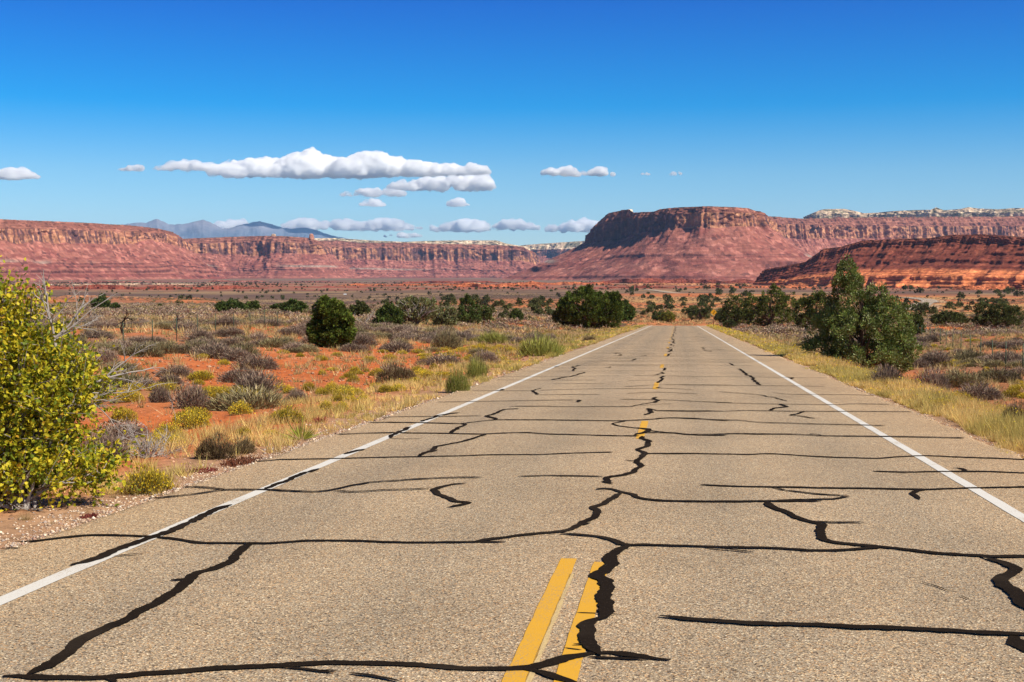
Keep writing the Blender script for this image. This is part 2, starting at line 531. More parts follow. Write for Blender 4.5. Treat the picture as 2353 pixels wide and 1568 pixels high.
def strip(name, x0, x1, ya, yb, mat, dz, seed=0, rough=.004):
    y = np.arange(ya, yb + .01, .12 if yb - ya < 40 else .5)
    if y[-1] < yb: y = np.append(y, yb)
    a = x0 + (vn(y * 6, 0, seed) - .5) * rough * 2; b_ = x1 + (vn(y * 6, 5, seed) - .5) * rough * 2
    m_ = (a + b_) / 2
    v = np.stack([np.stack([a, y, road_z(y) + dz], -1), np.stack([m_, y, road_z(y) + dz], -1), np.stack([b_, y, road_z(y) + dz], -1)], 1)
    return mk(name, v.reshape(-1, 3), grid_faces(len(y), 3), mat, road)
LINE_L, LINE_R = -4.03, 2.96
strip('edge_line', LINE_L - .062, LINE_L + .062, -12, 232, M['white_paint'], .004, 1)['label'] = 'white edge line along the left shoulder'
strip('edge_line', LINE_R - .062, LINE_R + .062, -12, 232, M['white_paint'], .004, 2)['label'] = 'white edge line along the right shoulder'
strip('centre_line', -.815, -.70, -12, 9.15, M['yellow_paint'], .004, 3)['label'] = 'solid yellow line ending beside the nearest dash'
strip('faded_line', -.706, -.676, -12, 8.6, M['old_paint'], .004, 4)
for k in range(19):
    a = 6.0 + 12.19 * k
    if a < 228:
        strip('centre_dash', -.575, -.463, a, a + 3.05, M['yellow_paint'], .004, 5 + k)

# crack sealing, surveyed on the photograph and laid on the road
TR = {'A': (0, 1035.3, .34), 'B': (753, 1035.3, .34), 'C': (1505.9, 941.2, .3602), 'D': (800, 734.1, .34), 'G': (1647.1, 564.7, .3121)}
CR = [
 ('A', .10, [(0,1532),(150,1530),(300,1540),(500,1540),(720,1543),(900,1520),(1200,1500),(1400,1480),(1800,1470),(2000,1457),(2215,1447),(2715,1447),(2965,1465),(3165,1480),(3465,1485),(3565,1480),(3715,1440),(3835,1400),(3975,1372),(4060,1368)]),
 ('A', .045, [(1880,1476),(2100,1490),(2280,1508)]), ('A', .12, [(700,1540),(760,1560),(790,1580)]),
 ('A', .10, [(150,1532),(320,1460),(440,1390),(560,1290),(640,1240),(720,1190),(850,1150),(950,1095),(1050,1035),(1150,980),(1220,935),(1280,880),(1320,830),(1480,795),(1595,745),(1575,715),(1650,665),(1725,622)]),
 ('A', .14, [(1165,880),(1250,875),(1345,868)]),
 ('A', .075, [(80,625),(250,618),(450,592),(600,578),(800,580),(1000,588),(1070,592),(1200,610),(1350,632),(1600,633),(1750,635),(1900,630),(2100,612),(2353,612),(2565,620),(2915,627),(3215,625),(3430,624)]),
 ('B', .085, [(980,626),(1100,605),(1300,580),(1500,565),(1620,545),(1700,515),(1740,488),(1800,455),(1835,420),(1795,388),(1850,368),(1920,333),(1995,287)]),
 ('B', .12, [(1700,510),(1770,495)]),
 ('A', .105, [(470,785),(600,755),(700,720),(800,675),(950,620),(1040,588),(1150,550),(1280,490),(1400,430),(1450,402),(1590,370)]),
 ('A', .18, [(1000,592),(1075,585)]), ('A', .035, [(740,725),(850,712),(970,703)]),
 ('A', .06, [(990,335),(1150,320),(1350,298),(1500,272),(1800,268),(1950,280),(2150,287),(2260,270),(2353,245),(2515,220),(2815,200),(3065,187),(3275,187)]),
 ('A', .05, [(1230,255),(1300,248),(1430,258),(1520,272)]), ('A', .05, [(2230,280),(2365,285),(2615,270),(2905,265)]),
 ('A', .09, [(1790,268),(1870,230),(1960,205),(2000,185),(2060,155),(2150,125)]), ('A', .05, [(1940,188),(2020,176)]),
 ('A', .05, [(1700,82),(1900,65),(2200,58),(2353,55),(2553,50),(2853,45),(3253,35),(3653,30),(4163,12)]),
 ('A', .04, [(0,675),(90,660),(150,665)]),
 ('B', .095, [(2095,-5),(2140,25),(2105,60),(2075,75),(2125,95),(2080,130),(2060,150),(1970,172),(1880,183),(1885,228)]),
 ('B', .05, [(2020,68),(2080,76)]), ('B', .05, [(1280,178),(1500,175),(1700,176),(1870,182)]),
 ('B', .10, [(1855,210),(1925,230)]),
 ('B', .075, [(1800,272),(1880,258),(1930,268),(1990,290),(2060,300),(2100,325),(2200,340),(2353,347),(2560,350),(2960,350),(3360,347)]),
 ('B', .085, [(1560,566),(1700,575),(1850,590),(1930,610),(2010,648),(2100,645),(2353,650),(2660,656),(2990,668),(3300,682),(3480,680),(3650,665),(3780,652)]),
 ('B', .125, [(2025,645),(1955,690),(1905,725),(1930,770),(1880,810),(1825,855),(1895,900),(1905,945),(1865,1000),(1890,1040),(1870,1100),(1865,1130),(1840,1160)]),
 ('B', .10, [(1890,1130),(1780,1160),(1725,1195),(1740,1260),(1775,1310),(1800,1350),(1850,1400)]), ('B', .14, [(1735,1220),(1745,1290),(1795,1350)]),
 ('B', .07, [(1650,1328),(1720,1325),(1770,1335)]), ('B', .02, [(1580,1335),(1710,1352)]), ('B', .02, [(1680,1105),(1850,1110),(1990,1113)]),
 ('B', .10, [(1780,1385),(1900,1372),(2050,1390),(2200,1410),(2335,1427)]), ('B', .05, [(1760,1400),(1900,1410),(2180,1418)]),
 ('B', .09, [(1300,1490),(1400,1505),(1500,1530),(1630,1570),(1700,1600)]),
 ('B', .05, [(-60,1495),(50,1503)]), ('B', .035, [(130,1512),(250,1525),(400,1555),(480,1580)]),
 ('B', .085, [(940,225),(850,232),(760,250),(700,268),(760,300),(830,330),(860,348),(960,357),(880,375),(800,388)]), ('B', .07, [(620,40),(680,15),(740,0)]),
 ('C', .05, [(0,10),(300,10),(450,15),(560,8),(750,12),(950,15),(1200,15),(1650,17)]), ('C', .07, [(945,15),(920,30),(870,38),(950,50),(1020,62)]),
 ('C', .05, [(0,62),(100,56),(250,58),(350,68),(550,72),(650,85),(900,92),(1300,102),(1480,107)]),
 ('C', .055, [(-90,150),(120,152),(210,165),(500,158),(900,162),(1050,172),(1400,175),(1600,178),(1990,186)]), ('C', .05, [(980,155),(1060,172)]),
 ('C', .055, [(-110,283),(300,285),(620,290),(710,282),(900,295),(1100,305),(1450,315),(1600,300),(1750,298),(2000,308),(2353,320),(2500,325)]),
 ('C', .055, [(1385,397),(1600,402),(1900,398),(2100,398),(2353,408),(2600,415)]), ('C', .07, [(1900,375),(1960,380),(1995,392),(1950,398)]), ('C', .02, [(1380,395),(1620,410)]),
 ('C', .065, [(260,484),(500,492),(720,497),(1000,503),(1350,505),(1700,515),(1950,505),(2353,497),(2600,500)]), ('C', .08, [(1740,513),(1680,520),(1650,540),(1672,578)]),
 ('C', .055, [(740,500),(820,520),(1000,540),(1240,558)]), ('C', .06, [(1250,560),(1130,575),(900,580),(740,590)]),
 ('C', .10, [(715,590),(725,620),(800,650),(880,685),(960,715),(1060,740),(1080,760),(1055,800),(1065,825),(1130,850),(1300,870),(1500,890),(1800,925),(2100,945),(2353,940),(2500,940)]),
 ('C', .055, [(985,722),(1150,725),(1335,725)]),
 ('C', .04, [(330,888),(500,905),(640,922)]),
 ('C', .12, [(2070,944),(2150,965),(2240,990),(2300,1030),(2230,1060),(2195,1085),(2230,1125),(2290,1180),(2353,1240),(2450,1330)]),
 ('C', .105, [(0,1323),(250,1350),(600,1375),(1000,1385),(1200,1395),(1500,1400),(1800,1415),(2260,1435),(2500,1450)]), ('C', .10, [(1050,1378),(1250,1408),(1600,1400)]),
 ('C', .14, [(2260,1435),(2300,1480),(2353,1525),(2420,1580)]),
 ('C', .018, [(1680,1108),(1780,1130),(1860,1165)]), ('C', .012, [(1950,1195),(2010,1220)]), ('C', .012, [(70,177),(130,178)]),
 ('D', .085, [(480,928),(530,900),(580,880),(590,865),(680,845),(780,825),(860,805),(925,776)]), ('D', .12, [(565,880),(610,872)]),
 ('D', .055, [(-80,783),(0,778),(150,770),(320,768),(500,772),(680,773),(850,778),(940,778),(1050,770),(1200,768),(1350,778),(1600,785),(1850,790),(1990,792)]),
 ('D', .085, [(680,772),(750,735),(795,710),(740,705)]),
 ('D', .06, [(120,703),(250,698),(500,702),(740,708),(900,692),(980,682),(1300,682),(1700,688),(1870,688),(2000,682),(2180,668),(2353,675),(2600,690)]),
 ('D', .085, [(960,688),(1005,675),(960,662),(925,655),(1000,640),(1020,625),(1060,612),(1165,604)]),
 ('D', .05, [(220,665),(350,660),(600,660),(920,655)]),
 ('D', .09, [(490,695),(540,680),(600,655),(680,640),(760,632)]), ('D', .10, [(-20,915),(60,895),(120,880)]),
 ('D', .10, [(275,805),(320,775),(370,755),(400,735),(430,730)]), ('D', .02, [(285,805),(350,810),(500,808)]),
 ('D', .06, [(1870,690),(1790,708),(1830,722),(1950,735),(2040,755),(2200,770),(2353,785),(2560,788)]), ('D', .12, [(1950,735),(2035,745),(2000,770),(1940,785)]),
 ('D', .10, [(1990,792),(1985,808),(2030,825),(2045,857),(1985,872),(1955,887)]), ('D', .05, [(2000,910),(2353,910)]),
 ('D', .05, [(1070,590),(1350,588),(1390,592),(1900,592),(1960,580),(2080,560)]), ('D', .05, [(1820,542),(2050,545),(2200,548),(2353,558),(2600,565)]),
 ('D', .11, [(2095,528),(2070,537),(2090,552),(2060,566)]), ('D', .10, [(2010,650),(2060,632),(2025,604)]), ('D', .06, [(2025,604),(2080,620),(2353,625),(2500,622)]), ('D', .03, [(1950,585),(2190,572)]),
 ('D', .05, [(590,562),(850,558),(1300,550),(1540,547)]), ('D', .10, [(1540,546),(1565,549),(1548,562)]),
 ('D', .045, [(830,485),(1245,485),(1310,467)]), ('D', .10, [(1245,480),(1265,498),(1280,512)]), ('D', .04, [(1280,512),(1500,510),(1710,510)]), ('D', .045, [(1280,482),(1600,472),(1900,470),(2110,466),(2353,480)]),
 ('D', .045, [(1880,503),(2100,493),(2353,505)]), ('D', .11, [(1005,485),(1062,472)]), ('D', .05, [(1865,458),(2080,445),(2353,443),(2600,446)]),
 ('D', .10, [(2075,466),(2115,460)]), ('D', .10, [(2088,432),(2132,405),(2105,396),(2142,385)]), ('D', .09, [(2060,378),(2135,366),(2115,358)]), ('D', .11, [(2140,347),(2138,330)]),
 ('D', .10, [(1520,350),(1532,335),(1518,322),(1572,312)]), ('D', .09, [(1380,410),(1450,395),(1520,385),(1605,360)]), ('D', .04, [(1000,412),(1680,413)]), ('D', .04, [(1020,390),(1850,385)]), ('D', .04, [(1380,437),(1755,435)]), ('D', .04, [(1890,415),(2090,412)]), ('D', .045, [(1910,380),(2353,386)]),
 ('D', .10, [(1387,325),(1425,317)]), ('D', .08, [(1745,328),(1785,322)]), ('D', .10, [(1915,280),(1950,268)]), ('D', .09, [(1980,250),(2020,244)]), ('D', .04, [(1160,350),(1500,352),(1900,350),(2353,353)]), ('D', .04, [(1240,330),(1520,332),(1800,329)]),
 ('G', .10, [(165,908),(220,950),(265,972),(280,1000),(318,1030)]), ('G', .055, [(0,1077),(100,1085),(310,1100),(420,1122),(520,1147)]), ('G', .045, [(420,1085),(520,1097),(1000,1100),(1180,1108)]),
 ('G', .045, [(0,1157),(200,1165),(600,1172),(900,1175),(1000,1167),(1300,1172)]), ('G', .09, [(460,1168),(515,1190),(420,1200),(405,1217)]),
 ('G', .04, [(-300,1028),(0,1030),(400,1033),(800,1037)]), ('G', .04, [(-200,965),(0,967),(500,972),(820,975)]), ('G', .10, [(92,868),(120,884)]), ('G', .09, [(510,968),(565,975),(540,985)]),
]
tar_n = [0]
def tar(pts, w, seed):
    pts = np.asarray(pts, float)
    seg = np.hypot(*np.diff(pts, axis=0).T); s = np.concatenate([[0], np.cumsum(seg)])
    if s[-1] < .02: return
    dmid = max(6.0, pts[:, 1].mean())
    step = max(.02, dmid * .0022)
    n = max(4, min(700, int(s[-1] / step)))
    q = np.linspace(0, s[-1], n)
    # rounded resampling
    px = np.interp(q, s, pts[:, 0]); py = np.interp(q, s, pts[:, 1])
    k = max(1, min(3, n // 30)); ker = np.ones(2 * k + 1) / (2 * k + 1)
    if n > 6 * k:
        pad = lambda a: np.concatenate([np.full(k, a[0]), a, np.full(k, a[-1])])
        sx = np.convolve(pad(px), ker, 'valid'); sy = np.convolve(pad(py), ker, 'valid')
        px, py = sx, sy
    amp = min(.07, .018 + .012 * dmid / 10)
    px = px + (fbm(q * 3.1, 0, seed, 3) - .5) * amp * 2; py = py + (fbm(q * 3.1, 7, seed, 3) - .5) * amp * 2
    tx, ty = np.gradient(px), np.gradient(py)
    L = np.hypot(tx, ty) + 1e-9
    nx, ny = -ty / L, tx / L
    end = np.minimum(1, np.minimum(q, s[-1] - q) / (w * 2.2) + .25)
    w = w * .70 * (1 + 1.5 * np.abs(ny) ** 3 * float(sst(8, 19, dmid)))
    wa = w * .5 * end * (.35 + .75 * fbm(q * 4.3, 3, seed + 1, 4) + .75 * fbm(q * 17, 3, seed + 3, 3))
    wb = w * .5 * end * (.35 + .75 * fbm(q * 4.3, 5, seed + 2, 4) + .75 * fbm(q * 17, 9, seed + 4, 3))
    dz = .0075 + (tar_n[0] % 14) * .0004
    a = np.stack([px + nx * wa, py + ny * wa], -1); b_ = np.stack([px - nx * wb, py - ny * wb], -1)
    v = np.stack([a, b_], 1).reshape(-1, 2)
    z = road_z(v[:, 1]) + dz
    tar_n[0] += 1
    return np.column_stack([v, z]), grid_faces(n, 2)
for i, (key, w, pts) in enumerate(CR):
    ox, oy, s = TR[key]
    P_ = np.array(pts, float) * s + np.array([ox, oy])
    r_ = tar(road_pt(P_[:, 0], P_[:, 1])[:, :2], w, 100 + i * 3)
    if r_: mk('crack_sealant', r_[0], r_[1], M['tar'], road)
# the many finer far cracks read as one mass
fb = Bag()
y = 44.0; i = 0
while y < 226:
    full = random.random()
    x0 = random.uniform(-4.9, -3) if full < .7 else random.uniform(-4, 1)
    x1 = random.uniform(2.5, 4.2) if full > .35 else random.uniform(x0 + 1.0, 3)
    n = 24
    xx = np.linspace(x0, x1, n)
    r_ = tar(np.stack([xx, y + (fbm(xx * .6, y, 5, 3) - .5) * .8], -1), .055, 600 + i)
    if r_: fb.add(r_[0], r_[1], (.02, .02, .02))
    if y > 54 and random.random() < .75:
        cx = -.35 + random.uniform(-.12, .12); L = random.uniform(1.2, 3)
        qy = np.linspace(y, y + L, 6)
        r_ = tar(np.stack([cx + (fbm(qy * 1.1, 0, i, 3) - .5) * .5, qy], -1), .10, 700 + i)
        if r_: fb.add(r_[0], r_[1], (.02, .02, .02))
    if y > 54 and random.random() < .55:
        cx = random.choice([-3.2, -2.6, -3.6, 1.4, 2.0, 1.7]); L = random.uniform(.8, 3.5)
        qy = np.linspace(y, y + L, 5)
        r_ = tar(np.stack([cx + (fbm(qy * .8, 3, i, 3) - .5) * 1.2, qy], -1), .09, 800 + i)
        if r_: fb.add(r_[0], r_[1], (.02, .02, .02))
    y += random.uniform(1.0, 2.3); i += 1
o = fb.build('crack_sealant', M['tar'], road); o['kind'] = 'stuff'

# the same road coming back into view far down the valley
far = [(2098, 712, 575), (2106, 706, 630), (2119, 700, 700), (2136, 694, 770), (2140, 689, 850), (2118, 684, 950), (2078, 680.5, 1040), (2000, 678, 1110), (1900, 677, 1160), (1780, 676, 1210), (1660, 676, 1260), (1575, 675, 1310), (1545, 673.5, 1380), (1520, 672, 1450), (1490, 670, 1560), (1400, 668, 1700)]
fp = np.array([at(np.array(a), np.array(b_), np.array(c_)) for a, b_, c_ in far])[:, :2]
s = np.concatenate([[0], np.cumsum(np.hypot(*np.diff(fp, axis=0).T))])
q = np.linspace(0, s[-1], 240)
cx, cy = np.interp(q, s, fp[:, 0]), np.interp(q, s, fp[:, 1])
ker = np.ones(15) / 15
for _ in range(2):
    cx = np.convolve(np.pad(cx, 7, 'edge'), ker, 'valid'); cy = np.convolve(np.pad(cy, 7, 'edge'), ker, 'valid')
tx, ty = np.gradient(cx), np.gradient(cy); L = np.hypot(tx, ty)
nx, ny = -ty / L, tx / L
def ribbon(name, offs, dz, mat, parent):
    V = []
    for o_ in offs:
        x, y = cx + nx * o_, cy + ny * o_
        V.append(np.stack([x, y, zc + dz], -1))
    v = np.stack(V, 1)
    return mk(name, v.reshape(-1, 3), grid_faces(len(q), len(offs))[:, ::-1], mat, parent, None, True)
zc = np.max([ground(cx + nx * o_, cy + ny * o_) for o_ in (-5, 0, 5)], axis=0)
zc = np.convolve(np.pad(zc, 7, 'edge'), ker, 'valid') + .35
M['far_road'] = plain('far_chip_seal', (.36, .28, .20), .9, .12, .2)
fr = ribbon('road', np.linspace(-4.9, 4.9, 5), 0.0, M['far_road'], None)
tag(fr, 'grey bend of the highway crossing the tan flat far behind the junipers', 'road', kind='structure')
ribbon('edge_line', (-3.7, -3.5), .05, M['white_paint'], fr); ribbon('edge_line', (3.5, 3.7), .05, M['white_paint'], fr)
ribbon('road_bank', (-9.5, -4.95), -.25, plain('sandy_bank', (.45, .27, .14), .95, .3, .1), fr)
# ------------------------------------------------------------------ mesas
TALUS = np.array([.31, .112, .078]); MAROON = np.array([.125, .042, .034]); GREYG = np.array([.29, .235, .185])
BRIGHT = np.array([.47, .215, .11]); VARN_SHADE = np.array([.105, .045, .046]); CAPC = np.array([.225, .082, .054])
PALE = np.array([.64, .47, .31]); SCRUB = np.array([.085, .085, .045])

def mesa(name, label, rows, seed, ncol=800, flute=1.0, ledges=(), pale=0.0, bright=.5, hill=False, mat=None, foot_z=None, back=(20, 90, 350, 1200), talus=TALUS, capsteps=3, angle=33, zero_top=0.0, caprun=1.1, shade_end=None, cset=.10):
    rows = np.array([(*r, 1.0) if len(r) == 5 else r for r in rows], float)
    # dense rim in plan
    k = np.linspace(0, len(rows) - 1, 4000)
    ip = lambda c: np.interp(k, np.arange(len(rows)), rows[:, c])
    px, yt, yc, yb, d, rm = [ip(c) for c in range(6)]
    rim = at(px, yt, d)
    s = np.concatenate([[0], np.cumsum(np.hypot(*np.diff(rim[:, :2], axis=0).T))])
    q = np.linspace(0, s[-1], ncol)
    px, yt, yc, yb, d, rm = [np.interp(q, s, a) for a in (px, yt, yc, yb, d, rm)]
    sc = d / 4400.0
    yt = yt + ((fbm(q / 60, 0, seed, 4) - .5) * 1.5 + (vn(q / 9, 2, seed) - .5) * .8) * zero_top
    T = at(px, yt, d); zc = at(px, yc, d)[:, 2]; zb = at(px, yb, d)[:, 2]
    xy = T[:, :2]; zt = T[:, 2]
    zb = zb + (fbm(q / 90, 1, seed + 1, 3) - .5) * 14 * sc - np.abs(fbm(q / 160, 4, seed + 2, 3) - .5) * 24 * sc * (not hill)
    kk = max(3, int(ncol * .02)); ker = np.hanning(2 * kk + 3)[1:-1]; ker /= ker.sum()
    sm = np.stack([np.convolve(np.pad(xy[:, i], kk, 'reflect', reflect_type='odd'), ker, 'valid') for i in (0, 1)], -1)
    t = np.gradient(sm, axis=0); t /= np.linalg.norm(t, axis=1, keepdims=True)
    n = np.stack([t[:, 1], -t[:, 0]], -1)                    # towards the camera side
    if (n * -xy).sum() < 0: n = -n
    zf = ground(xy[:, 0] + n[:, 0] * 250 * sc, xy[:, 1] + n[:, 1] * 250 * sc) - 4.0 if foot_z is None else np.full(ncol, float(foot_z))
    V, C = [], []
    # --- talus, from the foot up to the cliff base, broken by hard ledges
    nt = 46
    f = np.linspace(0, 1, nt)
    slope = np.ones((nt, ncol))
    tone = np.zeros((nt, ncol))
    for li, (fa, fb_, cov) in enumerate(ledges):
        mask = sst(cov - .06, cov + .06, fbm(q / (260 * sc.mean()), li * 3.3, seed + 20 + li, 3) * .75 + vn(q / (45 * sc.mean()), li, seed + 40) * .25)
        inside = sst(fa - .012, fa + .004, f) * (1 - sst(fb_ - .004, fb_ + .012, f))
        slope *= 1 - .93 * inside[:, None] * mask[None]
        tone = np.maximum(tone, inside[:, None] * mask[None])
    conc = (1.35 - .7 * f)[:, None]                          # gentler towards the foot
    slope = slope * conc
    o = np.concatenate([np.zeros((1, ncol)), np.cumsum((slope[1:] + slope[:-1]) / 2, axis=0)]) / (nt - 1)
    run = (zb - zf) / math.tan(R(angle)) * rm
    o = run[None] * (o[-1:] - o)
    gul = (np.abs(fbm(q[None] / (48 * sc.mean()) + f[:, None] * .8, f[:, None] * 1.5, seed + 5, 4) - .5) * -2 + .5) * 17 * sc.mean()
    o = o + gul * (4 * f * (1 - f))[:, None] * (.8 if hill else 1)
    flt = (.5 - np.abs(fbm(q / (55 * sc.mean()), 0, seed + 6, 4, 2.2, .6) - .5) * 2) * 34 * sc.mean() * flute
    flt = flt + (fbm(q / (16 * sc.mean()), 3, seed + 7, 3) - .5) * 20 * sc.mean() * flute
    o = o + flt[None] * (f ** 3)[:, None] + 3 * sc.mean() * (f ** 2)[:, None]
    o += (fbm(q[None] / 14, f[:, None] * 40, seed + 44, 3) - .5) * (18 if hill else 8) * sc.mean() * (1 - tone * .5)
    z = zf[None] + (zb - zf)[None] * f[:, None]
    V.append(np.stack([xy[None, :, 0] + n[None, :, 0] * o, xy[None, :, 1] + n[None, :, 1] * o, z], -1))
    Q = np.broadcast_to(q[None], z.shape); F = np.broadcast_to(f[:, None], z.shape)
    mott = fbm(Q / (40 * sc.mean()), F * 14, seed + 8, 4)
    c = cmix(np.broadcast_to(talus, z.shape + (3,)), talus * np.array([.72, .62, .66]), sst(.42, .7, mott))
    c = cmix(c, talus * np.array([1.12, 1.25, 1.3]), sst(.55, .8, fbm(Q / (14 * sc.mean()), F * 20, seed + 9, 3)) * .8)
    strata = vn(F * 40 + mott * .8, Q / 900, seed + 10)
    c = cmix(c, talus * np.array([.62, .48, .52]), sst(.58, .78, strata) * (1 - sst(.45, .85, F)) * .95)
    if not hill:
        gg = sst(.46, .49, F) * (1 - sst(.52, .58, F)) * sst(.42, .6, fbm(Q / (210 * sc.mean()), 3, seed + 11, 3))
        c = cmix(c, GREYG, gg * .75)
    vs = vn(Q / (6 * sc.mean()), F * 3, seed + 12)
    dark = MAROON * 1.0 if not hill else talus * np.array([.72, .66, .66]) * (1 + 1.2 * (F < .42))[..., None]
    c = cmix(c, dark, tone * (.45 + .55 * sst(.3, .7, vs)))
    if hill == 'two':                                        # bright lower ledges under a dark upper slope
        lo = 1 - sst(.40, .47, F + (mott - .5) * .06)
        st2 = vn(F * 60 + mott * 2, Q / 300, seed + 13)
        c = cmix(c, cmix(np.broadcast_to(np.array([.66, .215, .08]), z.shape + (3,)), np.array([.36, .085, .036]), sst(.45, .75, st2)), lo)
    C.append(c)
    # --- cliff
    nc = 22
    g_ = np.linspace(0, 1, nc)[1:]
    z = zb[None] + (zc - zb)[None] * g_[:, None]
    alc = np.maximum(0, fbm(q / (42 * sc.mean()), 8, seed + 14, 2) - .58) * 60 * sc.mean()
    arch = alc[None] * (g_[:, None] < .72 - (fbm(q / (20 * sc.mean()), 2, seed + 15, 2)[None] - .5) * .5)
    o = flt[None] * (1 - .15 * g_[:, None]) - arch * .45 - (zc - zb)[None] * cset * g_[:, None]
    o = o + (fbm(q[None] / (9 * sc.mean()), g_[:, None] * 5, seed + 16, 3) - .5) * 9 * sc.mean() * flute
    V.append(np.stack([xy[None, :, 0] + n[None, :, 0] * o, xy[None, :, 1] + n[None, :, 1] * o, z], -1))
    Q = np.broadcast_to(q[None], z.shape); G = np.broadcast_to(g_[:, None], z.shape)
    st = fbm(Q / (6.5 * sc.mean()) + G * 1.2, G * 1.2, seed + 17, 4) * .76 + fbm(Q / (70 * sc.mean()), G * .6, seed + 18, 3) * .24
    c = cmix(np.broadcast_to(BRIGHT, z.shape + (3,)), CAPC * 1.25, sst(.35, .7, fbm(Q / 60, G * 6, seed + 19, 3)) * .8)
    br = np.full(ncol, bright) if shade_end is None else bright - .22 * (1 - sst(shade_end - 25, shade_end + 25, px + (fbm(q / 50, 7, seed, 2) - .5) * 60))  # varnish spread wider on the butte's shaded wall, its shadow deepened in the colour
    c = cmix(c, VARN_SHADE, sst(br[None] - .05, br[None] + .07, st) * .9)
    c = cmix(c, CAPC, (1 - sst(.0, .12, G)) * .4)
    if hill: c = cmix(c, np.broadcast_to(talus * .8, z.shape + (3,)), .8)
    if pale > 0 and not len(ledges): c = cmix(c, cmix(np.broadcast_to(PALE, z.shape + (3,)), SCRUB * 1.6, sst(.50, .64, fbm(Q / (18 * sc.mean()), G * 4, seed + 31, 4)) * .75), pale * (bright > .5))
    C.append(c)
    # --- cap, stepping back
    na = 16
    h = np.linspace(0, 1, na)[1:]
    wob = fbm(q / (80 * sc.mean()), 6, seed + 22, 3)
    step = (np.floor(h[:, None] * capsteps + wob[None] * .9) / capsteps) - np.floor(wob[None] * .9) / capsteps
    z = zc[None] + (zt - zc)[None] * h[:, None]
    o0 = -(zc - zb) * cset + flt * .85
    o = o0[None] - (zt - zc)[None] * caprun * (.45 * h[:, None] + .55 * step) + (fbm(q[None] / (12 * sc.mean()), h[:, None] * 4, seed + 23, 3) - .5) * 10 * sc.mean() - flt[None] * .5 * h[:, None]
    # keep the rim where it was surveyed
    o = o - (o[-1:] * 1.0) * sst(.0, 1, h)[:, None] * .0
    V.append(np.stack([xy[None, :, 0] + n[None, :, 0] * o, xy[None, :, 1] + n[None, :, 1] * o, z], -1))
    Q = np.broadcast_to(q[None], z.shape); Hh = np.broadcast_to(h[:, None], z.shape)
    lay = vn(Hh * 9 + fbm(Q / 120, 0, seed, 2) * 2, Q / 500, seed + 24)
    c = cmix(np.broadcast_to(CAPC, z.shape + (3,)), CAPC * np.array([1.55, 1.7, 1.65]), sst(.5, .8, lay) * .8)
    c = cmix(c, CAPC * .62, sst(.55, .8, fbm(Q / 22, Hh * 8, seed + 25, 3)))
    if hill: c = cmix(c, np.broadcast_to(talus * .9, z.shape + (3,)), .8)
    if pale > 0:
        pl = cmix(np.broadcast_to(PALE, z.shape + (3,)), SCRUB * 1.5, sst(.52, .68, fbm(Q / (22 * sc.mean()), Hh * 6, seed + 26, 4)) * .85)
        c = cmix(c, pl, pale)
    c = cmix(c, SCRUB, sst(.86, 1, Hh) * sst(.4, .6, vn(Q / 9, 5, seed + 27)) * .8)
    C.append(c)
    # --- plateau behind the rim
    rad_ = xy / np.linalg.norm(xy, axis=1, keepdims=True)
    last = V[-1][-1]
    for bd in back:
        p_ = last.copy()
        p_[:, :2] += rad_ * bd
        p_[:, 2] += (fbm(p_[:, 0] / 150, p_[:, 1] / 150, seed + 28, 3) - .6) * min(bd, 300) * .02 - bd * .004
        V.append(p_[None])
        cp = cmix(np.broadcast_to(CAPC * 1.1, p_.shape), SCRUB, sst(.35, .6, fbm(p_[:, 0] / 12, p_[:, 1] / 12, seed + 29, 3)))
        if pale: cp = cmix(cp, PALE, pale * .6 * vn(q / 30, bd, seed))
        C.append(cp[None])
    p_ = V[-1][-1].copy(); p_[:, 2] = -30; V.append(p_[None]); C.append(C[-1])
    V = np.concatenate(V); C = np.concatenate(C)
    fc = grid_faces(V.shape[0], ncol)
    if n[ncol // 2] @ -xy[ncol // 2] > 0: fc = fc if np.cross(np.append(t[ncol // 2], 0), [0, 0, 1])[:2] @ n[ncol // 2] > 0 else fc[:, ::-1]
    o_ = mk(name, V.reshape(-1, 3), fc, mat or M['mesa'], None, C.reshape(-1, 3), False)
    tag(o_, label, 'mesa', kind='structure')
    return o_

LED = ((.10, .16, .50), (.22, .285, .47), (.345, .385, .46), (.445, .475, .50))
mesa('mesa', 'long flat topped pink mesa filling the far left, nearest of the far cliffs',
     [(-260, 496, 526, 552, 4000), (-100, 500, 527, 553, 4250), (0, 503, 527, 553, 4450), (100, 507, 528, 556, 4650), (200, 511, 530, 559, 4850), (300, 517, 533, 559, 5050),
      (335, 520, 536, 548, 5120), (380, 526, 539, 556, 5250), (410, 533, 547, 566, 5350), (424, 539, 556, 573, 5450), (432, 549, 562, 580, 5800), (440, 556, 568, 588, 6700)],
     1, 1150, .7, LED, bright=.50, zero_top=.6)
mesa('mesa', 'striped cliff mesa in the middle distance with a small rock tower on its rim',
     [(380, 550, 562, 580, 6800), (480, 546, 560, 584, 6800), (560, 543, 558, 584, 6800), (600, 541.5, 557, 584, 6750), (660, 543, 558, 584, 6700), (720, 547, 562, 583, 6700), (742, 552, 566, 584, 6800), (750, 558, 570, 586, 7200), (758, 562, 573, 588, 8200)],
     2, 620, .8, LED[2:], bright=.49, zero_top=.5)
mesa('mesa', 'long low mauve cliff reaching to the gap before the big butte',
     [(680, 553, 571, 592, 8250), (780, 552, 569, 594, 8260), (830, 558, 571, 596, 8270), (905, 557, 571, 598, 8280), (1000, 560, 573, 597, 8300), (1100, 562, 574, 598, 8300), (1180, 565, 576, 600, 8300), (1210, 568, 578, 603, 8300), (1226, 575, 584, 606, 8500), (1233, 583, 591, 608, 9400)],
     3, 700, .7, LED[3:], bright=.49, zero_top=.5)
